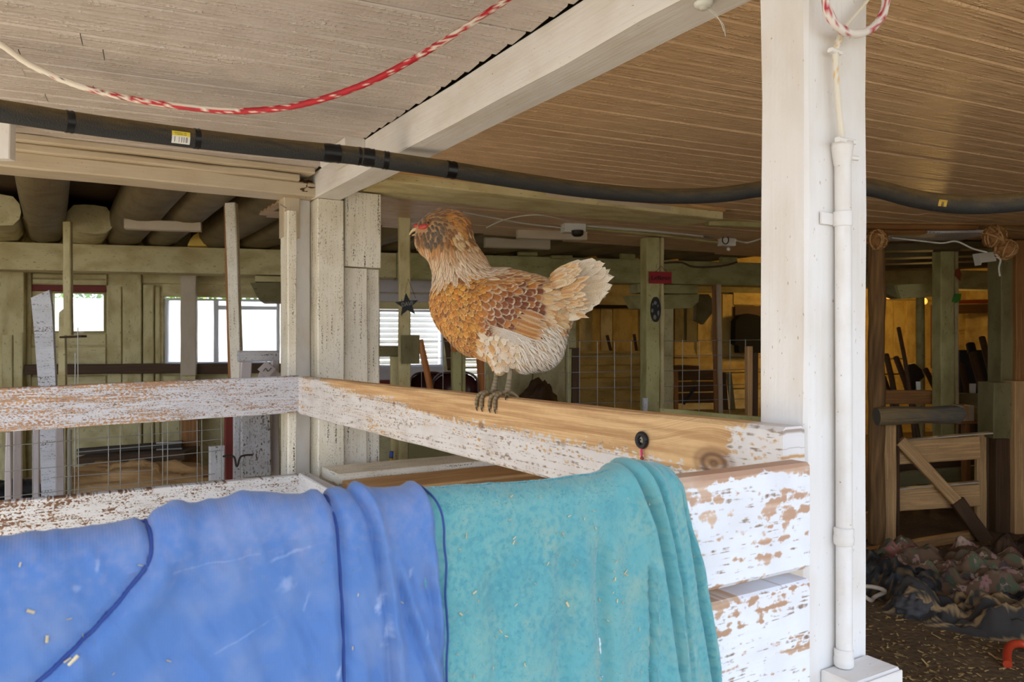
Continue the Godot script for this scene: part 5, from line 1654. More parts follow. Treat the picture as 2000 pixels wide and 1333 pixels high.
	var hay := thing("hay_heap", "straw coloured heap on a dark board low behind the wire mesh", "hay", P(260, 960, 4.6))
	put("heap", lump(Vector3(0.75, 0.18, 0.25), 8, 0.35, 3.0, 24), M.wood[2], hay, Transform3D(Basis.from_euler(Vector3(0, -0.5, 0)), P(270, 965, 4.7)))
	lean("board", M.dark_wood[0], hay, 150, 902, 4.75, 360, 892, 4.8, 0.05, 0.3)
	var blk := thing("black_mound", "black rounded mound standing in for the back of an animal low at the left edge behind the wire mesh", "mound", P(20, 990, 4.2))
	put("mound", lump(Vector3(0.21, 0.13, 0.2), 14, 0.25, 2.5, 20), M.black, blk, Transform3D(Basis(), P(12, 985, 4.2)))  # plain lump stands in for the back of a black animal

func wire_fence(called: String, label: String, fr: Array, k: float, vs: Array, hs: Array, r: float) -> void:
	var o := thing(called, label, "wire fence", Q(fr, k, vs[0][0], vs[0][1]))
	for v in vs:
		var a := Q(fr, k, v[0], v[2])
		if v[2] >= 1000: a.y = 0.003
		var b := Q(fr, k, v[0] + (v[3] if v.size() > 3 else 0.0), v[1])
		var m := a.lerp(b, 0.5) + dir_of(fr) * rng.randf_range(-0.003, 0.003)
		put("wire", rod_mesh(PackedVector3Array([a, m, b]), r, 6), M.wire, o)
	for h in hs:
		var a := Q(fr, k, h[0], h[1]); var b := Q(fr, k, h[2], h[3])
		var m := a.lerp(b, 0.5) + Vector3(0, rng.randf_range(-0.004, 0.002), 0) + towards(fr) * 0.002
		put("wire", rod_mesh(PackedVector3Array([a, m, b]), r, 6), M.wire, o)

func window_unit(n: int, k: float, x0: float, y0: float, x1: float, y1: float, fx: float, fy: float, bars: Array, white: bool) -> void:
	var w := structure("window_%d" % n, Q(FAR, k, (x0 + x1) / 2, (y0 + y1) / 2))
	var m: Material = M.trim if white else M.far_green[0]
	face("jamb", m, w, FAR, k + 0.03, x0, y0, x0 + fx, y1, 0.07)
	face("jamb", m, w, FAR, k + 0.03, x1 - fx, y0, x1, y1, 0.07)
	face("head", m, w, FAR, k + 0.03, x0 + fx, y0, x1 - fx, y0 + fy, 0.07)
	face("sill", m, w, FAR, k + 0.03, x0 + fx, y1 - fy, x1 - fx, y1, 0.07)
	for b in bars: face("muntin", m, w, FAR, k + 0.035, b[0], b[1], b[2], b[3], 0.05)
	face("pane", M.glass, w, FAR, k + 0.055, x0 + fx, y0 + fy, x1 - fx, y1 - fy, 0.004, "x", 0.0, 0.0005)

# ---------- rear aisle, middle ----------
func build_far_middle() -> void:
	# deep wall at the back, board by board, with a return to the window wall
	var bk := structure("wall_rear", Q(FAR, 2.0, 1500, 640))
	far_box("wall_body", M.amber[1], bk, a_of(2.0, 1085), 9.2, 2.06, 2.18, -EYE, 1.03)
	far_box("wall_return", M.far[2], bk, a_of(0.42, 1103), a_of(0.42, 1103) + 0.1, 0.42, 2.1, -EYE, 1.03)
	for b in [[1120, 560, 1132, 800, 0.0, 0], [1133, 605, 1157, 700, -0.02, 1], [1158, 604, 1172, 700, -0.06, 0], [1173, 604, 1196, 700, -0.01, 1], [1197, 604, 1250, 700, 0.0, 0], [1130, 556, 1252, 596, -0.03, 1], [1252, 600, 1300, 800, -0.02, 0], [1318, 560, 1340, 800, 0.0, 2], [1341, 560, 1362, 800, -0.02, 2], [1363, 575, 1400, 800, -0.01, 0], [1411, 575, 1432, 668, -0.04, 0], [1433, 572, 1490, 596, -0.05, 0], [1318, 556, 1490, 572, -0.01, 2], [1318, 668, 1490, 698, -0.02, 0], [1318, 700, 1490, 728, -0.03, 0], [1318, 730, 1490, 760, -0.02, 0], [1318, 762, 1490, 800, -0.03, 1]]:
		var mm: Array = M.amber if b[5] == 0 else M.far_dark if b[5] == 2 else M.far
		face("board", pick(mm), bk, FAR, 2.0 + b[4], b[0], b[1], b[2], b[3], 0.045)
	for i in 12: face("board", pick(M.amber), bk, FAR, 2.0 - 0.01 * (i % 3), 1494 + i * 19, 560, 1512 + i * 19, 1000, 0.045)
	var rr := thing("wall_rod", "thin dark rod fixed level on the rear wall below the hen's tail", "rod", Q(FAR, 1.9, 1200, 600))
	put("rod", rod_mesh(PackedVector3Array([Q(FAR, 1.9, 1164, 599), Q(FAR, 1.9, 1262, 600)]), 0.018, 8), M.iron, rr)
	# plank partition in front of it
	var pp := thing("plank_partition", "yellow horizontal plank partition behind the wire mesh right of the hen", "partition", Q(FAR, 1.2, 1200, 750))
	for b in [[1130, 690, 1268, 713, 0.0], [1131, 714, 1268, 738, 0.01], [1131, 739, 1268, 762, -0.01], [1131, 763, 1268, 785, 0.0], [1131, 786, 1268, 830, 0.01]]:
		face("plank", pick(M.amber), pp, FAR, 1.2 + b[4], b[0], b[1], b[2], b[3], 0.04)
	face("cap", M.amber[0], pp, FAR, 1.17, 1128, 686, 1268, 691, 0.1)
	for st in [[1186, 655, 1197, 690, "dark stake leaning on the plank partition nearer the hen's tail"], [1239, 653, 1246, 690, "dark stake leaning on the plank partition nearer the oval plaque"]]:
		var o := thing("stake", st[4], "stake", Q(FAR, 1.3, st[0], 690))
		lean("stake", M.dark_wood[0], o, st[2], 700, 7.55, st[0], st[1], 7.6, 0.03, 0.03)
	var sk := thing("hole_lump", "dark brown lump standing in for a hole in the boards behind the hen's legs below its tail", "hole_lump", Q(FAR, 0.1, 1050, 770))
	var stop := Q(FAR, 0.15, 1052, 744)
	put("hole_lump", lump(Vector3(0.20, stop.y / 2, 0.12), 23, 0.25, 2.2, 18), M.dark_wood[1], sk, Transform3D(Basis(), Vector3(stop.x, stop.y / 2, stop.z)))  # dark solid lump stands in for a hole in the boards
	# door-post with the sign and the plaque
	var sp := thing("sign_post", "grey green post carrying the red sign and oval plaque", "post", P(1280, 800, 4.8))
	face("timber", M.far_green[2], sp, FAR, k_at(FAR, 1280, 4.75), 1263, 464, 1289, 1040, 0.1)
	face("edge_board", M.far_pale[1], sp, FAR, k_at(FAR, 1280, 4.78), 1289.5, 464, 1298, 1040, 0.08)
	var so := thing("hanging_sign", "small red sign with dark lettering hung by a string on the grey green post", "sign", P(1290, 543, 4.68))
	var sf := k_at(FAR, 1290, 4.725)
	face("plate", M.red, so, FAR, sf, 1269, 531, 1312, 554, 0.012, "x", 0.0004, 0.001)
	put("string", rod_mesh(PackedVector3Array([Q(FAR, sf, 1280, 532), Q(FAR, sf + 0.02, 1291, 520), Q(FAR, sf, 1303, 532)]), 0.0022, 6), M.dark_wood[0], so)
	var tm := TextMesh.new()
	var fnt := SystemFont.new(); fnt.font_names = PackedStringArray(["Droid Serif"]); fnt.font_italic = true; fnt.font_weight = 700
	tm.font = fnt; tm.text = "LeNeve"; tm.font_size = 32; tm.pixel_size = 0.0011; tm.depth = 0.003
	var sb := Basis(dir_of(FAR), Vector3.UP, towards(FAR))
	put("lettering", tm, plain(C(48, 8, 12), 0.6), so, Transform3D(sb, Q(FAR, sf - 0.003, 1290.5, 543.5)))
	var ov := thing("oval_plaque", "black oval plaque with pale relief on the grey green post below the red sign", "plaque", P(1280, 605, 4.7))
	var of := k_at(FAR, 1280, 4.74)
	var op := PackedVector2Array()
	for i in 28: op.append(Vector2(0.032 * cos(TAU * i / 28), 0.078 * sin(TAU * i / 28)))
	put("plate", slab(op, 0.016), M.black, ov, Transform3D(sb, Q(FAR, of, 1280.5, 605)))
	for q in [[1279, 620, 0.011, 0.015], [1274, 607, 0.008, 0.012], [1286, 612, 0.007, 0.016], [1280, 592, 0.010, 0.012], [1285, 598, 0.005, 0.008], [1275, 595, 0.004, 0.008]]:
		put("relief", lump(Vector3(q[2], q[3], 0.005), int(q[0]), 0.5, 2.0, 8), plain(C(120, 120, 112), 0.6), ov, Transform3D(sb, Q(FAR, of - 0.009, q[0], q[1])))
	# second post with its corbel
	var p2 := thing("corbel_post", "pale post behind the grey green one under a two layer corbel", "post", Q(FAR, 0.0, 1306, 700))
	face("timber", M.far_pale[2], p2, FAR, 0.02, 1296, 600, 1316, 1000, 0.1)
	cutout("corbel", M.far_green[0], p2, FAR, -0.03, [[1232, 577], [1366, 575], [1364, 590], [1350, 602], [1255, 604], [1246, 603]], 0.18)
	face("corbel_cap", M.far_green[1], p2, FAR, -0.01, 1245, 556, 1364, 573.5, 0.16)
	var br := thing("brace", "angled board brace with a dark slot right of the corbel", "brace", Q(FAR, 0.6, 1380, 610))
	cutout("board", M.far_dark[0], br, FAR, 0.6, [[1362, 575], [1384, 575], [1402, 598], [1374, 634], [1358, 626]], 0.05)
	lean("dark_bar", M.black, br, 1371, 629, 6.98, 1397, 590, 7.0, 0.05, 0.03)  # black bar stands in for the darkness inside the slot
	var tp := thing("thin_pole", "thin tall pale pole standing right of the angled brace", "pole", Q(FAR, 0.1, 1405, 660))
	lean("pole", M.cream[1], tp, 1409, 830, 6.3, 1404, 556, 6.3, 0.035, 0.03)
	lean("pole_side", M.brown[0], tp, 1401, 830, 6.34, 1397, 556, 6.34, 0.045, 0.03)
	var dw := thing("saddle_shape", "black arched shape before a dim opening next to the near white post", "tack", Q(FAR, 1.8, 1460, 650))
	cutout("opening", M.dark_wood[1], dw, FAR, 1.93, [[1436, 598], [1495, 598], [1495, 668], [1436, 668]], 0.02)
	cutout("arch", plain(C(13, 13, 12), 0.97), dw, FAR, 1.8, [[1436, 672], [1437, 628], [1446, 617], [1462, 613], [1480, 616], [1495, 624], [1495, 690], [1444, 690], [1443, 676]], 0.1)
	wire_fence("mesh_fence", "wire mesh panel with tall squares across the rear pen right of the hen", FAR, k_at(FAR, 1280, 5.0),
		[[1110, 667, 1010], [1132, 667, 1010], [1167, 666, 1010], [1200, 666, 1010], [1233, 666, 1010], [1334, 664, 1010, -1], [1366, 664, 1010], [1426, 664, 1010], [1456, 663, 1010]],
		[[1096, 667, 1500, 664], [1096, 697, 1500, 693], [1096, 728, 1500, 721], [1096, 759, 1500, 750], [1096, 789, 1500, 778]], 0.0021)
	var gp := thing("fence_post", "dark green grey short fence post with a pale edge under the hen's tail", "post", P(1122, 760, 4.9))
	face("post", M.dark_wood[2], gp, FAR, k_at(FAR, 1122, 4.9), 1117, 680, 1133, 1000, 0.06)
	face("pale_edge", M.far_green[0], gp, FAR, k_at(FAR, 1112, 4.88), 1110, 682, 1116.5, 1000, 0.05)
	var tr := thing("trough", "grey green board trough running level behind the rail at the near post", "trough", P(1390, 800, 4.1))
	board("front_board", M.far_green[1], tr, P(1290, 817, 4.0), P(1520, 836, 4.15), 0.11, 0.03, Vector3(-sn, 0.35, cs))
	board("floor_board", M.far_dark[1], tr, P(1290, 826, 4.05), P(1520, 844, 4.2), 0.2, 0.02, Vector3.UP)
	for q in [[1300, 4.02], [1500, 4.14]]:
		var t := P(q[0], 840, q[1])
		box_at("leg", M.far_dark[2], tr, Vector3(t.x - 0.02, 0.002, t.z - 0.02), Vector3(t.x + 0.02, t.y, t.z + 0.02), "y")
	var wbk := thing("white_chip", "small white block beside the foot of the grey green post", "block", P(1262, 790, 4.6))
	face("block", M.chipped[2], wbk, FAR, k_at(FAR, 1262, 4.6), 1258, 778, 1266, 1012, 0.03)
	var cr := thing("crate", "dark wooden crate standing behind the wire mesh", "crate", Q(FAR, 1.2, 1355, 750))
	for i in 3: face("slat", M.dark_wood[i], cr, FAR, 1.0, 1318, 724 + i * 22, 1394, 744 + i * 22, 0.03)
	face("lid", M.dark_wood[0], cr, FAR, 0.95, 1320, 715, 1366, 723, 0.3)
	face("corner_strip", M.brown[2], cr, FAR, 0.97, 1318, 724, 1325, 800, 0.03)
	lean("cross_strip", M.black, cr, 1335, 790, 7.2, 1358, 758, 7.2, 0.03, 0.02)
	var lb := thing("leaning_boards", "two dark green narrow boards leaning in the rear pen", "boards", Q(FAR, 1.2, 1422, 760))
	lean("board", M.dark_wood[2], lb, 1418, 800, 7.1, 1413, 728, 7.2, 0.05, 0.02)
	lean("board", M.far_dark[2], lb, 1432, 800, 7.1, 1424, 730, 7.2, 0.05, 0.02)
	var ps := thing("rusty_upright", "pale upright with a rusty inner edge beside the near white post", "upright", P(1466, 740, 4.7))
	face("board", M.wood[0], ps, FAR, k_at(FAR, 1466, 4.8), 1461, 677, 1471, 1000, 0.04)
	face("board", M.dark_wood[0], ps, FAR, k_at(FAR, 1474, 4.84), 1471.5, 690, 1482, 1000, 0.04)
	# star post and its boards
	var st := thing("star_post", "slim upright behind the hen's breast on which the black star hangs", "post", P(792, 600, 4.0))
	face("upright", M.far[0], st, FAR, k_at(FAR, 792, 4.05), 780, 424, 802, 1010, 0.06)
	face("cross_board", M.far_dark[1], st, FAR, k_at(FAR, 760, 4.1), 716, 676, 790, 697, 0.03)
	face("block", M.far_dark[0], st, FAR, k_at(FAR, 802, 3.98), 785, 655, 819, 711, 0.04)
	face("short_post", M.far[1], st, FAR, k_at(FAR, 774, 4.12), 764, 697, 785, 1010, 0.06)
	var sr := thing("star_sign", "black wooden star with pale chalk lettering hanging left of the hen's breast", "sign", P(795, 594, 3.95))
	var skk := k_at(FAR, 795, 3.93)
	var pts := PackedVector2Array()
	for i in 10:
		var a := PI / 2 + TAU * i / 10 + 0.1
		var rad := 0.062 if i % 2 == 0 else 0.027
		pts.append(Vector2(cos(a), sin(a)) * rad)
	var tb := sb * Basis(Vector3.BACK, 0.0)
	put("star", slab(pts, 0.012), M.black, sr, Transform3D(tb, Q(FAR, skk, 795, 596)))
	var t2 := TextMesh.new()
	var f2 := SystemFont.new(); f2.font_names = PackedStringArray(["Droid Sans"])
	t2.font = f2; t2.text = "DAVE"; t2.font_size = 26; t2.pixel_size = 0.00105; t2.depth = 0.002
	put("lettering", t2, plain(C(170, 172, 160), 0.8), sr, Transform3D(tb * Basis(Vector3.BACK, 0.16), Q(FAR, skk - 0.007, 796, 594)))
	put("string", rod_mesh(PackedVector3Array([Q(FAR, skk, 791, 572), Q(FAR, skk + 0.02, 797, 545), Q(FAR, skk, 812, 583)]), 0.0011, 6), M.dark_wood[1], sr)
	# things before the louvred window
	for t in [[820, 664, 846, 790, 4.75, 0.02, "wood", "orange broom handle leaning in front of the brown shells"], [871, 659, 879, 722, 4.8, 0.018, "brown", "dark brown handle leaning left of the grey green stub post"], [886, 667, 887, 720, 5.0, 0.02, "wood", "short orange handle upright behind the hen's breast"], [938, 700, 941, 790, 5.0, 0.026, "wood", "orange handle upright before the small window between breast and legs"]]:
		var o := thing("handle", t[7], "tool handle", P(t[0], t[1], t[4]))
		var mt: Material = plain(C(206, 128, 60), 0.5) if t[6] == "wood" else M.dark_wood[0]
		put("shaft", rod_mesh(PackedVector3Array([P(t[2], t[3], t[4] - 0.05), P((t[0] + t[2]) / 2.0 + 1, (t[1] + t[3]) / 2.0, t[4]), P(t[0], t[1], t[4])]), t[5], 12), mt, o)
	var gs := thing("stub_post", "grey green stub post in front of the hen's belly", "post", P(896, 730, 4.3))
	face("post", M.far_green[1], gs, FAR, k_at(FAR, 896, 4.3), 883, 688, 902, 1000, 0.05)
	face("pale_side", M.far_green[0], gs, FAR, k_at(FAR, 906, 4.34), 902.5, 690, 910, 1000, 0.04)
	shell("glossy dark brown curved shell left of the stub post, catching window light", 836, 758, 34, 30, 5.3)
	shell("glossy dark brown curved shell nearest the hen's legs", 890, 770, 45, 42, 4.8)
	wire_fence("mesh_fence", "thin wire mesh strands in front of the white louvred window", FAR, k_at(FAR, 870, 4.2),
		[[823, 668, 1010], [865, 668, 1010], [947, 690, 1010]], [[816, 667, 890, 667], [816, 700, 960, 700], [900, 730, 960, 730]], 0.0014)
	# seen under the hen's rail
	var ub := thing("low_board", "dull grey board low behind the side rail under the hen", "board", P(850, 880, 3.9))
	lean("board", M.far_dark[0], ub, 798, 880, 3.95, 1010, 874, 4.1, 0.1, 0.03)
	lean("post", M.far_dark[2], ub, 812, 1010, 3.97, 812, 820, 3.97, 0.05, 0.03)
	var cc := thing("striped_rope", "blue yellow and red striped cord end hanging under the side rail by the centre post", "cord", P(760, 900, 3.6))
	put("cord", rod_mesh(curve([P(765, 882, 4.06), P(764, 897, 4.06), P(763, 914, 4.06)], 6), 0.011, 10, func(f, a): return s2l(70, 100, 180) if f < 0.3 else (s2l(40, 40, 60) if f < 0.45 else (s2l(214, 176, 60) if f < 0.75 else s2l(150, 50, 40)))), vcol(0.6), cc)
	# fittings nailed to the joists
	for b in [[948, 465, 1075, 485, "shorter pale batten nailed under the joists behind the hen's neck"], [1012, 445, 1147, 467, "longer pale batten nailed under the joists behind the hen's back"], [1385, 432, 1500, 442, "pale batten nailed under the joists close to the near post"], [1014, 492, 1050, 499, "small block under the joists nearest the hen's neck"], [1078, 499, 1118, 505, "small block under the joists over the hen's tail"], [1215, 496, 1241, 506, "small block under the joists left of the red sign"], [1411, 502, 1440, 513, "small block on the far beam close to the near post"]]:
		var ym: float = (b[1] + b[3]) / 2.0
		var d := 0.635 * 1500.0 / (666.5 - ym)
		var o := thing("joist_batten", b[4], "batten", P(b[0], ym, d))
		face("board", M.cream[2] if b[3] - b[1] > 12 else M.far_green[0], o, FAR, k_at(FAR, (b[0] + b[2]) / 2.0, d), b[0], b[1], b[2], b[3], 0.05)
	var lm := thing("lamp_box", "square white lamp holder box fixed under the joists behind the hen", "electrical box", P(1124, 445, 4.2))
	face("box", M.plastic, lm, FAR, k_at(FAR, 1124, 4.25), 1103, 433, 1144, 454, 0.07)
	var lmb := MB.new()
	lathe(lmb, [Vector2(0.0, -0.02), Vector2(0.02, -0.02), Vector2(0.032, -0.012), Vector2(0.034, 0.0), Vector2(0.034, 0.012)], 20)
	put("socket", lmb.mesh(), M.iron, lm, Transform3D(Basis(), P(1128, 455, 4.24)))
	var cd := thing("conduit_run", "pair of thin pale conduits running under the joists to the switch box", "conduit", P(1270, 455, 4.5))
	put("pipe", rod_mesh(PackedVector3Array([P(1145, 442, 4.28), P(1290, 453, 4.55), P(1392, 463, 4.8)]), 0.008, 10), M.plastic, cd)
	put("pipe", rod_mesh(PackedVector3Array([P(1145, 446, 4.26), P(1290, 460, 4.55), P(1402, 474, 4.8)]), 0.007, 10), M.far_green[0], cd)
	put("coupling", rod_mesh(PackedVector3Array([P(1372, 461.5, 4.74), P(1392, 463, 4.8)]), 0.013, 10), M.wire, cd)
	var sw := thing("switch_box", "small white switch box with a ring under the joists near the white post", "electrical box", P(1424, 470, 4.8))
	face("box", M.plastic, sw, FAR, k_at(FAR, 1424, 4.85), 1411, 461, 1437, 480, 0.06)
	var rg := PackedVector3Array()
	for i in 21: rg.append(P(1417 + 6.0 * cos(TAU * i / 20), 469 + 8.0 * sin(TAU * i / 20), 4.78))
	put("ring", rod_mesh(rg, 0.004, 6), M.iron, sw)
	put("pull_knob", lump(Vector3(0.012, 0.012, 0.012), 3, 0.1, 1.0, 8), M.plastic, sw, Transform3D(Basis(), P(1423, 487, 4.8)))
	for cdef in [[[[1437, 470], [1455, 474], [1470, 472], [1500, 462]], 0.006, "thin white cable leaving the switch box towards the near post"], [[[905, 415], [960, 425], [1020, 436], [1103, 446]], 0.004, "thin cable strung behind the hen's head to the lamp box"], [[[950, 445], [990, 428], [1050, 420], [1110, 432]], 0.003, "thinner looping cable crossing behind the hen's neck"], [[[1297, 514], [1330, 513], [1352, 521], [1385, 522], [1420, 518], [1440, 512]], 0.007, "dark sagging cable along the far beam right of the red sign"]]:
		var q := []
		for p in cdef[0]: q.append(P(p[0], p[1], 0.62 * 1500.0 / (666.5 - minf(p[1], 500.0)) if cdef[1] != 0.007 else 5.55))
		var o := thing("cable", cdef[2], "cable", q[0])
		put("cable", rod_mesh(curve(q, 6), cdef[1], 8), M.dark_wood[0] if cdef[1] == 0.007 else M.plastic, o)

func shell(label: String, x: float, y: float, rx: float, ry: float, d: float) -> void:
	var o := thing("brown_shell", label, "tub", P(x, y, d))
	var mb := MB.new()
	var R := rx / FPX * d; var Hh := ry / FPX * d
	for i in 13:
		var f := i / 12.0
		for j in 25:
			var a := PI * (j / 24.0)
			var rr := R * pow(clampf(1.0 - pow(f, 3.0), 0.0, 1.0), 0.45)
			mb.vert(Vector3(rr * cos(a), Hh * f, -rr * 0.7 * sin(a)), Vector3.UP)
	for i in 12:
		for j in 24:
			var a := i * 25 + j
			mb.q4(a, a + 25, a + 26, a + 1)
	mb.smooth()
	var m := plain(C(74, 40, 36), 0.22)
	var bs := Basis(dir_of(FAR), Vector3.UP, towards(FAR))
	put("shell", mb.mesh(), m, o, Transform3D(bs, P(x, y, d)))
	var rim := PackedVector3Array()
	for i in 25:
		var f := i / 24.0
		var a := PI * f
		rim.append(P(x, y, d) + bs * Vector3(R * signf(cos(a)) * pow(absf(cos(a)), 0.55), Hh * pow(sin(a), 0.55), 0.0))
	put("rim", rod_mesh(rim, 0.008, 8), m, o)
	put("shelf", timber(R * 2.2, 0.03, 0.3, 3), M.dark_wood[0], o, Transform3D(bs, P(x, y, d) + Vector3(0, -0.016, 0) + bs * Vector3(0, 0, -0.1)))
	for s in [-1, 1]:
		var L := EYE + (666.5 - y) / FPX * d - 0.03
		put("leg", timber(L, 0.04, 0.04, 3), M.dark_wood[1], o, Transform3D(Basis(Vector3.UP, Vector3.LEFT, Vector3.BACK), P(x, y, d) + bs * Vector3(R * 0.9 * s, 0, -0.1) + Vector3(0, -0.031 - L / 2, 0)))

# ---------- stalls at right ----------
func on_floor(x: float, y: float) -> Vector3:
	return P(x, y, EYE * FPX / (y - 666.5))

func heap(called: String, mat: Material, parent: Node3D, x: float, y: float, a: float, b: float, hgt: float, turn: float, seed_: int, folds := 9.0, n := 44, uvs := 1.0, colf: Variant = null) -> MeshInstance3D:
	var f := FastNoiseLite.new(); f.seed = seed_; f.frequency = 1.0; f.fractal_octaves = 3
	var mb := MB.new()
	for i in n + 1:
		for j in n + 1:
			var s := i * 2.0 / n - 1.0; var t := j * 2.0 / n - 1.0
			# square to rounded outline, ragged
			var q := Vector2(s * sqrt(1.0 - t * t * 0.5), t * sqrt(1.0 - s * s * 0.5))
			var ang := q.angle()
			var k := 1.0 + 0.28 * f.get_noise_2d(cos(ang) * 1.5 + seed_, sin(ang) * 1.5)
			var rr := q.length()
			var fade := 1.0 - smoothstep(0.72, 1.0, rr)
			var hh := hgt * fade * (0.45 + 0.4 * f.get_noise_2d(q.x * 1.4 + 7.0, q.y * 1.4) + 0.30 * absf(f.get_noise_2d(q.x * folds * 0.35, q.y * folds * 0.35)) + 0.22 * sin(q.x * folds + 3.0 * f.get_noise_2d(q.x * 2.0, q.y * 2.0)) * fade)
			hh = maxf(hh, 0.004) + 0.006 * f.get_noise_2d(q.x * 11.0, q.y * 11.0)
			if rr > 0.985: hh = 0.0
			var uv := Vector2(s * 0.5 + 0.5, t * 0.5 + 0.5) * uvs
			if colf is Callable: mb.col = colf.call(q)
			mb.vert(Vector3(q.x * a * k, maxf(hh, 0.0), q.y * b * k), Vector3.UP, uv)
	var w := n + 1
	for i in n:
		for j in n:
			var c := i * w + j
			mb.q4(c, c + 1, c + w + 1, c + w)
	mb.smooth()
	var p := on_floor(x, y)
	return put(called, mb.mesh(), mat, parent, Transform3D(Basis(Vector3.UP, turn), p))

func floral(w: int, h: int) -> Image:
	var im := Image.create_empty(w, h, false, Image.FORMAT_RGB8)
	im.fill(C(112, 86, 62))
	var r := RandomNumberGenerator.new(); r.seed = 44
	var pal := [C(190, 150, 140), C(172, 128, 118), C(200, 176, 150), C(84, 100, 70), C(66, 84, 62), C(150, 90, 84), C(120, 100, 80), C(70, 60, 56), C(176, 140, 96)]
	for i in 520:
		var c: Color = pal[r.randi() % pal.size()]
		var cx := r.randi() % w; var cy := r.randi() % h
		var n := r.randi_range(3, 6); var rad := r.randf_range(4, 13)
		for k in n:
			var a := TAU * k / n
			var px := cx + int(cos(a) * rad); var py := cy + int(sin(a) * rad)
			var pr := int(rad * 0.7)
			for y in range(py - pr, py + pr):
				for x in range(px - pr, px + pr):
					if x < 0 or y < 0 or x >= w or y >= h: continue
					if Vector2(x - px, y - py).length() < pr: im.set_pixel(x, y, c.lerp(im.get_pixel(x, y), 0.25))
	return im

func build_far_right() -> void:
	# strips of the ring beam over the stall fronts
	var rb := thing("stall_lintel", "layered brown beam strips crossing over the stall posts at far right", "beam", P(1850, 430, 4.0))
	face("strip", M.wood[0], rb, STALL, -0.15, 1600, 420, 2090, 437, 0.10)
	face("strip", M.brown[0], rb, STALL, -0.10, 1600, 438, 1912, 447, 0.10)
	face("strip", M.dark_wood[0], rb, STALL, -0.12, 1600, 412, 2090, 420, 0.12)
	face("strip", M.brown[1], rb, STALL, -0.05, 1600, 448, 1810, 456, 0.08)
	# barky log post with a burl on top
	var lp := thing("log_post", "brown barky log post with a knobbly burl on top next to the near white post", "post", on_floor(1712, 1062))
	var prof := func(f): return 0.043 + 0.002 * sin(f * 17.0) + 0.002 * sin(f * 41.0)
	var bn := FastNoiseLite.new(); bn.seed = 9; bn.frequency = 1.0; bn.fractal_octaves = 3
	var bark := func(f, a): return s2l(150, 112, 66).lerp(s2l(92, 66, 38), clampf(0.5 + 0.9 * bn.get_noise_2d(f * 60.0, a * 2.0), 0, 1))
	var barkm := vcol(0.85)
	barkm.heightmap_enabled = true; barkm.heightmap_texture = tex(Image.create_from_data(256, 256, false, Image.FORMAT_L8, noise(256, 256, 55, 0.05, 4, 4, 1))); barkm.heightmap_scale = 0.6
	var base := on_floor(1712, 1062)
	var top := Vector3(base.x, EYE + 0.60, base.z)
	var lpts := PackedVector3Array()
	for i in 15: lpts.append(base.lerp(top, i / 14.0) + Vector3(0.004 * sin(i * 1.3), 0, 0))
	put("trunk", rod_mesh(lpts, prof, 18, bark), barkm, lp)
	burl("burl", lp, 1714, 468, 4.12, 0.05, 71)
	# right hand post group
	var rp := thing("stall_post", "wide greyish built-up post at the far right edge with burls on top", "post", P(1970, 900, 4.15))
	face("face_board", M.far_dark[0], rp, STALL, 0.05, 1956, 482, 1984, 748, 0.12)
	face("edge_board", M.brown[2], rp, STALL, 0.02, 1985, 470, 2030, 748, 0.12)
	face("lower_board", M.far_dark[1], rp, STALL, -0.02, 1941, 748, 1982, 857, 0.14)
	face("lower_edge", M.wood[1], rp, STALL, -0.05, 1983, 745, 2030, 1034, 0.14)
	face("stained_foot", M.dark_wood[0], rp, STALL, -0.01, 1946, 858, 1982, 1056, 0.14)
	burl("burl", rp, 1942, 463, 4.05, 0.055, 72)
	burl("burl", rp, 1964, 487, 4.03, 0.05, 73)
	# lower bay post and rails
	var gp := thing("gate_post", "weathered square post with a rail stub at the foot of the log post", "post", on_floor(1742, 1085))
	face("post", M.wood[0], gp, STALL, -0.15, 1727, 815, 1752, 1085, 0.08)
	face("shadow_side", M.dark_wood[1], gp, STALL, -0.12, 1752.5, 815, 1758, 1080, 0.08)  # darker copy of the wood paints in the shaded side
	face("rail_stub", M.wood[2], gp, STALL, -0.1, 1660, 1004, 1727, 1020, 0.06)
	face("short_leg", M.wood[1], gp, STALL, -0.08, 1688, 1020, 1700, 1080, 0.06)
	var lr := thing("log_rail", "thick grey log rail with slanting cut end lying across the gate post", "rail", P(1800, 812, 4.1))
	var lm := MB.new()
	rod(lm, curve([P(1712, 814, 4.1), P(1760, 812, 4.1), P(1820, 811, 4.12), P(1866, 810, 4.15), P(1879, 808, 4.16)], 5), func(f): return 0.047 + 0.003 * sin(f * 9.0) - 0.018 * smoothstep(0.92, 1.0, f), 16, func(f, a): return s2l(140, 118, 80).lerp(s2l(100, 96, 84), clampf(f * 1.2 + 0.6 * bn.get_noise_2d(f * 30.0, a * 2.0), 0, 1)))
	put("log", lm.mesh(), barkm, lr)
	# gate with diagonal brace
	var gt := thing("gate", "low brown board gate with diagonal brace in the stall at right", "gate", P(1840, 960, 4.25))
	board("top_board", M.wood[0], gt, P(1754, 886, 4.28), P(1914, 875, 4.28), 0.128, 0.025, towards(STALL))
	board("top_edge", M.cream[0], gt, P(1754, 862, 4.27), P(1940, 847, 4.27), 0.008, 0.05, towards(STALL))
	board("middle_board", M.wood[2], gt, P(1754, 978, 4.28), P(1914, 968, 4.28), 0.12, 0.025, towards(STALL))
	board("middle_edge", M.cream[1], gt, P(1754, 957, 4.27), P(1914, 943, 4.27), 0.008, 0.04, towards(STALL))
	face("stile", M.wood[1], gt, STALL, 0.06, 1909, 850, 1929, 1000, 0.03)
	face("dark_stile", M.dark_wood[0], gt, STALL, 0.05, 1929, 850, 1945, 1056, 0.05)
	board("brace", M.wood[0], gt, P(1760, 862, 4.24), P(1880, 990, 4.22), 0.062, 0.03, towards(STALL))
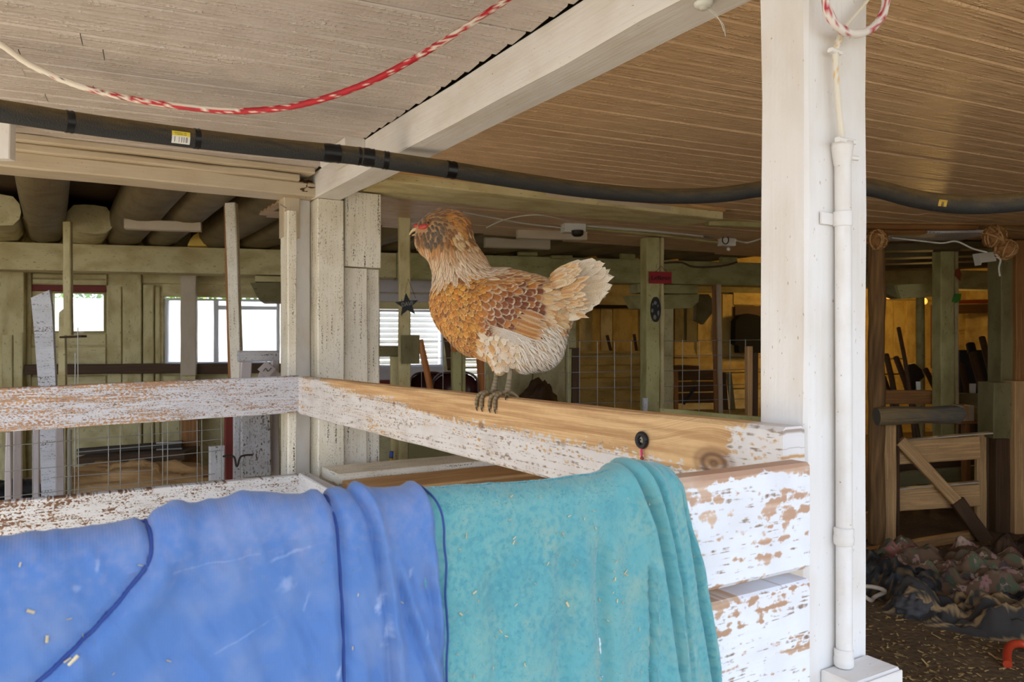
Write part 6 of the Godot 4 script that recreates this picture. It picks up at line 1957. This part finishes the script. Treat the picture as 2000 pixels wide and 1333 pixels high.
	board("brace_foot", M.dark_wood[2], gt, P(1872, 980, 4.21), P(1930, 1060, 4.19), 0.075, 0.03, towards(STALL))
	var sl := thing("ground_sill", "pale plank lying on the ground under the board gate", "plank", on_floor(1800, 1072))
	board("plank", M.wood[2], sl, on_floor(1690, 1092) + Vector3(0, 0.02, 0), on_floor(1920, 1052) + Vector3(0, 0.02, 0), 0.05, 0.04, Vector3(-sn, 0, cs))
	# stall interior
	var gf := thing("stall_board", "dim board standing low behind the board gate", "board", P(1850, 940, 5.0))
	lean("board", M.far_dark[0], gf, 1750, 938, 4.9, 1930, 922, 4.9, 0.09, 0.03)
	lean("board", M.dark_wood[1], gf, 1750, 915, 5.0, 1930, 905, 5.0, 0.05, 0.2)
	# green white post and leaves
	var wp := thing("stall_post", "pale green white post in the middle of the right stall opening", "post", P(1855, 640, 4.8))
	face("timber", M.far_green[0], wp, STALL, 0.62, 1838, 486, 1865, 1010, 0.1)
	face("edge", M.far_pale[0], wp, STALL, 0.65, 1865.5, 486, 1873, 1010, 0.08)
	for q in [[[1868, 527], [1874, 524], [1878, 536], [1876, 549], [1871, 543], [1866, 538]], [[1878, 574], [1868, 574], [1862, 582], [1860, 590], [1868, 592], [1876, 588]]]:
		var green: bool = q[0][0] == 1878
		var o := thing("paper_leaf", "green leaf shaped scrap on the pale green white post" if green else "rust brown leaf shaped scrap on the pale green white post", "leaf", P(1870, q[0][1], 4.75))
		cutout("leaf", plain(C(70, 140, 50) if green else C(140, 66, 30), 0.6), o, STALL, 0.612, q, 0.006)
	# brace beam, pale pole, lintel panels
	var cb := thing("brace_beam", "pale green beam end with slanting cut joining the pale green white post", "beam", P(1800, 568, 5.2))
	cutout("beam", M.far_green[1], cb, STALL, 0.9, [[1751, 557], [1838, 552], [1838, 578], [1760, 584]], 0.12)
	cutout("end_grain", M.far_dark[0], cb, STALL, 0.93, [[1724, 560], [1750, 558], [1759, 584], [1740, 578], [1724, 570]], 0.1)
	var pp := thing("pale_pole", "round pale pole behind the pale green beam end", "pole", P(1798, 640, 6.4))
	put("pole", rod_mesh(PackedVector3Array([Vector3(P(1798, 880, 6.4).x, 0.0, P(1798, 880, 6.4).z), P(1798, 700, 6.4), P(1797, 572, 6.4)]), 0.034, 16), M.far_green[2], pp)
	var cp := thing("whitewashed_panel", "peeling whitewashed panel lying under the joists between the two burl posts", "panel", P(1800, 462, 4.6))
	board("panel", M.chipped[2], cp, P(1735, 464, 4.5), P(1905, 464, 4.5), 0.34, 0.02, Vector3.DOWN, 0.004)
	var lj := 0
	for q in [[474, 484, 4.9, "first dim loft board above the right stall opening, nearest the white cable"], [486, 497, 5.2, "second dim loft board above the right stall opening"], [499, 508, 5.6, "third dim loft board above the right stall opening"], [513, 520, 6.0, "fourth dim loft board above the right stall opening, nearest the far beam"]]:
		var o := thing("loft_board", q[3], "board", P(1840, q[0], q[2]))
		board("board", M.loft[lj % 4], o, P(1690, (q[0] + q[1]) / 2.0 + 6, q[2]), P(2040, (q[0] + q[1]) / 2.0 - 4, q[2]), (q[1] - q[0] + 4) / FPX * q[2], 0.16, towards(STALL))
		lj += 1
	# cable and socket
	var kb := thing("cable", "white cable sagging from the log post to the socket at the right post", "cable", P(1745, 465, 4.2))
	put("cable", rod_mesh(curve([P(1742, 465, 4.25), P(1790, 470, 4.2), P(1838, 475, 4.15), P(1868, 472, 4.12), P(1900, 486, 4.08), P(1928, 493, 4.05)], 8), 0.0045, 8), M.plastic, kb)
	put("tail", rod_mesh(curve([P(1946, 502, 4.03), P(1954, 508, 4.03), P(1951, 524, 4.03), P(1953, 540, 4.03)], 6), 0.0045, 8), M.plastic, kb)
	var so := thing("socket_box", "white plastic socket box tilted beside the right burl", "electrical box", P(1930, 502, 4.05))
	cutout("box", M.plastic, so, STALL, -0.16, [[1911, 495], [1944, 492], [1946, 510], [1918, 513], [1916, 518]], 0.05)
	put("prong", rod_mesh(PackedVector3Array([P(1944, 498, 4.03), P(1953, 499, 4.03)]), 0.004, 6), M.plastic, so)
	# back wall boards, lamplight tinted into their colour
	var bk: Node3D = get_node("wall_rear")
	for b in [[1722, 588, 1745, 700, -0.02], [1746, 588, 1770, 700, 0.0], [1771, 588, 1789, 720, -0.03], [1806, 590, 1822, 720, -0.02], [1873, 613, 1957, 646, -0.03], [1873, 647, 1957, 684, -0.02], [1722, 702, 1840, 730, -0.03], [1722, 732, 1840, 770, -0.02], [1957, 540, 2060, 900, 0.0], [1730, 560, 1840, 586, -0.04], [1873, 565, 1957, 590, -0.03]]:
		face("board", pick(M.amber), bk, FAR, 2.0 + b[4], b[0], b[1], b[2], b[3], 0.05)
	for i in 9: face("board", pick(M.amber), bk, FAR, 2.0 - 0.01 * (i % 3), 2062 + i * 40, 560, 2100 + i * 40, 1000, 0.045)
	var db := thing("dark_beam", "dark beam across the amber wall right of the pale green white post", "beam", P(1910, 604, 8.6))
	lean("beam", M.dark_wood[0], db, 1870, 604, 8.7, 1960, 602, 8.9, 0.1, 0.08)
	lean("strip", M.rustred, db, 1870, 590, 8.68, 1960, 588, 8.9, 0.04, 0.06)
	lean("gap_post", M.dark_wood[1], db, 1830, 720, 8.4, 1830, 596, 8.4, 0.09, 0.05)  # dark strip stands in for the shaded gap in the wall
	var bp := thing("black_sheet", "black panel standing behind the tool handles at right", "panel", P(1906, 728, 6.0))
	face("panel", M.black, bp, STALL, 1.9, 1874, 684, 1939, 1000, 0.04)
	# tools
	var tl := [[1755, 641, 1776, 760, 0.014, "dark thin shaft with a flat blade, tallest tool left of the pale green white post"], [1731, 694, 1750, 790, 0.02, "dark handle leaning closest to the log post"], [1750, 699, 1782, 790, 0.02, "dark handle second from the log post"], [1808, 722, 1838, 790, 0.018, "dark handle just left of the pale green white post"], [1727, 737, 1742, 790, 0.014, "short dark handle lowest beside the log post"], [1895, 674, 1927, 800, 0.026, "thick dark tipped handle before the black panel"], [1918, 660, 1946, 780, 0.022, "longest brown handle near the wide right post"], [1877, 712, 1893, 800, 0.018, "dull handle at the left side of the black panel"]]
	for t in tl:
		var o := thing("tool", t[5], "tool", P(t[2], t[3], 5.3), "tools leaning in the right stall")
		var ft := P(t[2], t[3], 5.2); var hd := P(t[0], t[1], 5.5)
		ft = hd + (ft - hd) * (hd.y - 0.004) / (hd.y - ft.y) if false else Vector3(lerpf(hd.x, ft.x, 1.3), 0.01, lerpf(hd.z, ft.z, 1.6))
		put("shaft", rod_mesh(PackedVector3Array([ft, P(t[2], t[3], 5.2), P((t[0] + t[2]) / 2.0 + 1.5, (t[1] + t[3]) / 2.0, 5.35), P(t[0], t[1], 5.5)]), t[4], 10), M.dark_wood[0] if t[0] < 1850 else M.dark_wood[2], o)
		if t[0] == 1755: cutout("blade", M.iron, o, STALL, 1.05, [[1776, 712], [1786, 710], [1800, 722], [1805, 736], [1796, 745], [1788, 762], [1776, 764], [1772, 735]], 0.012)
		if t[0] == 1895: put("grip", rod_mesh(PackedVector3Array([P(1899, 690, 5.46), P(1895, 673, 5.5)]), 0.03, 10), M.black, o)
	for q in [[1791, 746, 1799, 766, "small white slip standing among the tools left of the pale green white post"], [1896, 750, 1907, 770, "small white slip before the black panel"]]:
		var o := thing("white_slip", q[4], "card", P(q[0], q[3], 5.0))
		face("card", M.plastic, o, STALL, 0.85, q[0], q[1], q[2], q[3], 0.02)
	var sr := thing("tool_rail", "dark brown level board holding the tools left of the pale green white post", "board", P(1780, 778, 4.9))
	face("board", M.brown[0], sr, STALL, 0.75, 1715, 763, 1838, 790, 0.04)
	var sr2 := thing("tool_rail", "grey brown level board holding the tools before the black panel", "board", P(1905, 784, 4.9))
	face("board", M.far_dark[1], sr2, STALL, 0.72, 1873, 769, 1945, 799, 0.04)
	var bx := thing("carton", "small yellowish carton beside the cut end of the log rail", "box", P(1893, 810, 4.5))
	face("box", M.cream[1], bx, STALL, 0.35, 1882, 793, 1904, 823, 0.12)
	face("flap", M.wood[0], bx, STALL, 0.34, 1882, 793, 1893, 820, 0.01)
	var sh := thing("stall_shelf", "short shelf board carrying the small carton beside the wide right post", "shelf", P(1905, 826, 4.5))
	face("board", M.brown[1], sh, STALL, 0.33, 1868, 824, 1950, 829, 0.14)
	face("bracket", M.brown[2], sh, STALL, 0.36, 1886, 829, 1896, 1000, 0.05)
	var pr := thing("thin_strip", "thin pale frame edge beside the small carton", "frame", P(1908, 815, 4.6))
	face("strip", M.far_green[0], pr, STALL, 0.4, 1906, 796, 1910, 823, 0.03)
	# small amber lamps
	lamp("string_light", "tiny glowing amber bulb under the pale green beam end", 1806, 589, 7.6, 0.026, 0.17)
	lamp("string_light", "blocky glowing amber lamp right beside the log post", 1735, 575, 7.6, 0.04, 0.17)
	# heap of cloths on the floor
	var fim := floral(512, 512)
	var fl := StandardMaterial3D.new(); fl.albedo_texture = tex(fim); fl.roughness = 0.95
	var c1 := thing("floral_cloth", "crumpled floral cloth heaped on the floor in front of the board gate", "cloth", on_floor(1890, 1130))
	heap("cloth", fl, c1, 1885, 1130, 0.46, 0.30, 0.16, -YAW * PI / 180.0 - 0.3, 3, 7.0, 60, 1.0)
	var c2 := thing("brown_cloth", "dark brown speckled cloth piled on the floral cloth at the right edge", "cloth", on_floor(1985, 1120))
	var cf := func(q): return s2l(84, 58, 34).lerp(s2l(50, 36, 22), clampf(0.5 + bn.get_noise_2d(q.x * 9.0, q.y * 9.0), 0, 1))
	heap("cloth", vcol(0.95), c2, 1992, 1126, 0.22, 0.2, 0.20, 0.4, 13, 2.5, 40, 1.0, cf)
	var c3 := thing("dark_rug", "dark mottled rug crumpled on the floor at the foot of the gate post", "rug", on_floor(1740, 1150))
	heap("rug", vcol(0.95), c3, 1735, 1140, 0.27, 0.22, 0.13, 0.2, 23, 8.0, 50, 1.0, func(q): return s2l(46, 42, 36) if bn.get_noise_2d(q.x * 5.0, q.y * 5.0) > -0.05 else (s2l(104, 84, 54) if bn.get_noise_2d(q.x * 9.0 + 4.0, q.y * 9.0) > 0.0 else s2l(62, 66, 66)))
	var c4 := thing("grey_bag", "small grey crumpled bag on the floor between dark rug and striped cloth", "bag", on_floor(1790, 1195))
	put("bag", lump(Vector3(0.085, 0.06, 0.08), 31, 0.35, 2.4, 22), plain(C(74, 70, 68), 0.8), c4, Transform3D(Basis(), on_floor(1788, 1200) + Vector3(0, 0.035, 0)))
	put("mouth", lump(Vector3(0.05, 0.035, 0.05), 33, 0.3, 2.0, 16), plain(C(58, 54, 54), 0.8), c4, Transform3D(Basis(), on_floor(1800, 1170) + Vector3(0, 0.06, 0)))
	var c5 := thing("striped_cloth", "grey cloth with tan stripes trailing over the floor towards the right edge", "cloth", on_floor(1920, 1215))
	heap("cloth", vcol(0.95), c5, 1925, 1222, 0.36, 0.15, 0.13, -YAW * PI / 180.0 - 0.62, 43, 5.0, 56, 1.0, func(q): return s2l(150, 122, 82) if absf(fposmod(q.y * 2.2 + q.x * 0.9, 1.0) - 0.5) < 0.09 or absf(fposmod(q.y * 2.2 + q.x * 0.9 + 0.28, 1.0) - 0.5) < 0.05 else (s2l(62, 56, 50) if q.x < 0.0 or q.y > 0.25 else s2l(92, 72, 46)))
	var c6 := thing("stick", "pale brown stick lying over the dark rug by the gate post", "stick", on_floor(1760, 1120))
	put("stick", rod_mesh(curve([P(1700, 1097, 3.75), P(1740, 1099, 3.7), P(1775, 1102, 3.65), P(1812, 1112, 3.6)], 5), func(f): return 0.011 - 0.002 * f, 10), M.wood[1], c6)
	var c7 := thing("white_loop", "off-white fabric loop on the floor beside the near white post", "loop", on_floor(1706, 1172))
	var lpp := PackedVector3Array()
	for i in 21:
		var a := TAU * i / 20
		lpp.append(on_floor(1703, 1176) + Vector3(0, 0.035, 0) + Vector3(cs, 0, sn) * (0.045 * cos(a)) + Vector3.UP * 0.028 * sin(a) + Vector3(0, 0, 0.02 * sin(a * 2.0)))
	put("loop", rod_mesh(lpp, 0.009, 10), plain(C(196, 176, 150), 0.9), c7)
	var c8 := thing("orange_hose", "short curl of orange red hose on the floor at the bottom right edge", "hose", on_floor(1985, 1285))
	put("hose", rod_mesh(curve([on_floor(1968, 1306) + Vector3(0, 0.012, 0), on_floor(1967, 1290) + Vector3(0, 0.025, 0), on_floor(1975, 1278) + Vector3(0, 0.03, 0), on_floor(1996, 1274) + Vector3(0, 0.028, 0), on_floor(2030, 1282) + Vector3(0, 0.02, 0)], 8), 0.014, 12), plain(C(196, 66, 34), 0.45), c8)
	var c9 := thing("black_cloth", "black cloth fold lying under the brown cloth at the right edge", "cloth", on_floor(1990, 1185))
	heap("cloth", M.black, c9, 2000, 1184, 0.16, 0.08, 0.06, -0.5, 53, 6.0, 30)
	# straw litter on the earth
	var mb := MB.new()
	var r := RandomNumberGenerator.new(); r.seed = 66
	for i in 1100:
		var p := on_floor(r.randf_range(1690, 2080), 0) if false else on_floor(r.randf_range(1660, 2100), lerpf(1420, 1060, pow(r.randf(), 1.3)))
		var a := r.randf() * TAU
		var L := r.randf_range(0.006, 0.022) * (2.0 if r.randf() < 0.12 else 1.0); var w := r.randf_range(0.0012, 0.004)
		var t := Vector3(cos(a), r.randf_range(-0.1, 0.25), sin(a)); var sd := Vector3(-sin(a), 0, cos(a))
		p.y = 0.004
		var kq := r.randf_range(0.6, 1.0)
		mb.col = s2l(228 * kq, 190 * kq, 120 * kq)
		mb.quad(p - sd * w, p + sd * w, p + sd * w + t * L, p - sd * w + t * L)
		mb.quad(p - sd * w, p - sd * w + t * L, p + t * L * 0.5 + Vector3(0, -0.003, 0), p + Vector3(0, -0.003, 0))
	var ms := put("straw_litter", mb.mesh(), vcol(0.8), null)
	ms.set_meta("kind", "stuff"); tag(ms, "scattered straw and wood chips on the earth floor at lower right", "straw")

func burl(called: String, parent: Node3D, x: float, y: float, d: float, rad: float, seed_: int) -> void:
	var m := lump(Vector3(rad, rad * 1.05, rad), seed_, 0.35, 3.0, 24)
	put(called, m, M.brown[seed_ % 3], parent, Transform3D(Basis(), P(x, y, d)))
	var node: Node3D = parent.get_child(parent.get_child_count() - 1)
	var r := RandomNumberGenerator.new(); r.seed = seed_
	for i in 7:   # twisted twine round it
		var q := PackedVector3Array()
		var ax := Vector3(r.randf_range(-1, 1), r.randf_range(-0.4, 0.4), r.randf_range(-1, 1)).normalized()
		var u := ax.cross(Vector3.UP).normalized(); var v := ax.cross(u)
		for k in 21:
			var a := TAU * k / 20
			q.append(P(x, y, d) + (u * cos(a) + v * sin(a)) * rad * (1.02 + 0.06 * sin(a * 3.0 + i)) + ax * rad * 0.25 * sin(i * 2.0))
		put("twine", rod_mesh(q, 0.0045, 6), M.wood[i % 3], node)

func lamp(called: String, label: String, x: float, y: float, d: float, rad: float, energy: float) -> void:
	var p := P(x, y, d)
	var o := thing(called, label, "lamp", p, "amber string lights")
	var m := StandardMaterial3D.new()
	m.albedo_color = C(255, 190, 90)
	m.emission_enabled = true; m.emission = C(255, 170, 70); m.emission_energy_multiplier = 0.55
	put("bulb", lump(Vector3(rad, rad * 1.2, rad), 1, 0.0, 1.0, 12), m, o, Transform3D(Basis(), p))
	put("holder", rod_mesh(PackedVector3Array([p + Vector3(0, rad * 1.1, 0), p + Vector3(0, rad * 2.2, 0)]), rad * 0.5, 8), M.black, o)
	put("cord", rod_mesh(PackedVector3Array([p + Vector3(0, rad * 2.1, 0), Vector3(p.x, EYE + 1.135, p.z)]), 0.005, 6), M.black, o)
	var l := OmniLight3D.new()
	l.name = "glow"
	l.light_color = Color(1.0, 0.80, 0.46)
	l.light_energy = energy
	l.light_size = rad
	l.omni_range = 20.0
	l.omni_attenuation = 2.0
	l.shadow_enabled = true
	o.add_child(l)
	l.position = Vector3(0, 0, 0)

# ---------- outdoors ----------
func build_outside() -> void:
	var g := structure("ground", Vector3(0, -0.3, 0))
	var gm := BoxMesh.new(); gm.size = Vector3(90, 0.2, 90)
	put("gravel_yard", gm, M.gravel, g, Transform3D(Basis(), Vector3(2, -0.42, -4)))
	var ap := BoxMesh.new(); ap.size = Vector3(8.0, 0.1, 9.0)
	put("bounce_pad", ap, M.bounce_pale, g, Transform3D(Basis(), Vector3(-8.05, -0.05, -1.2)))  # added out-of-view pad, bounces sun onto the ceiling
	# ribbed sheet metal wall behind the middle window
	var cs_ := thing("ribbed_wall", "white ribbed sheet metal wall outside the window behind the hen's breast", "wall", Q(FAR, 2.0, 800, 660))
	var mb := MB.new()
	var a0 := a_of(2.0, 600); var a1 := a_of(2.0, 1010)
	var n := 200
	for i in n + 1:
		var h := lerpf(-1.2, 0.9, float(i) / n)
		var z := 0.016 * sin(h / 0.052 * TAU)
		for j in 2: mb.vert(Vector3(lerpf(a0, a1, j), h, z), Vector3.UP)
	for i in n: mb.q4(i * 2, i * 2 + 1, i * 2 + 3, i * 2 + 2)
	mb.smooth()
	var b := FAR[0] + 2.0
	var ang := deg_to_rad(FAR[1])
	put("sheet", mb.mesh(), plain(C(232, 236, 244), 0.45), cs_, Transform3D(Basis(dir_of(FAR), Vector3.UP, towards(FAR)), cam_to_world(-b * sin(ang), b * cos(ang), 0.0)))
	far_box("post", M.trim, cs_, a_of(1.95, 856), a_of(1.95, 868), 1.9, 1.96, -1.2, 0.9)
	# white yard wall and the hedge beyond
	var yw := thing("yard_wall", "bright white yard wall outside the left windows", "wall", Q(FAR, 4.0, 300, 660))
	far_box("wall", plain(C(246, 247, 250), 0.8), yw, a_of(4.0, -300), a_of(4.0, 640), 4.0, 4.15, -1.2, 0.485)
	var hd := thing("hedge", "light green hedge above the white yard wall", "hedge", Q(FAR, 5.0, 300, 580))
	var hm := MB.new()
	var r := RandomNumberGenerator.new(); r.seed = 3
	for i in 9000:
		var a := r.randf_range(a_of(5.0, -300), a_of(5.0, 640)); var k := r.randf_range(4.7, 5.4); var h := r.randf_range(0.1, 1.5)
		var bb := FAR[0] + k
		var c := cam_to_world(a * cos(ang) - bb * sin(ang), a * sin(ang) + bb * cos(ang), h)
		var t := Vector3(r.randf_range(-1, 1), r.randf_range(-0.6, 1), r.randf_range(-1, 1)).normalized() * 0.06
		var s := t.cross(Vector3(r.randf() - 0.5, 1, r.randf() - 0.5)).normalized() * 0.024
		var q := r.randf()
		hm.col = s2l(120 + 60 * q, 170 + 50 * q, 50 + 30 * q)
		hm.quad(c - t, c + s, c + t, c - s)
	var hs := put("leaves", hm.mesh(), vcol(0.7), hd)
	hs.set_meta("kind", "stuff")
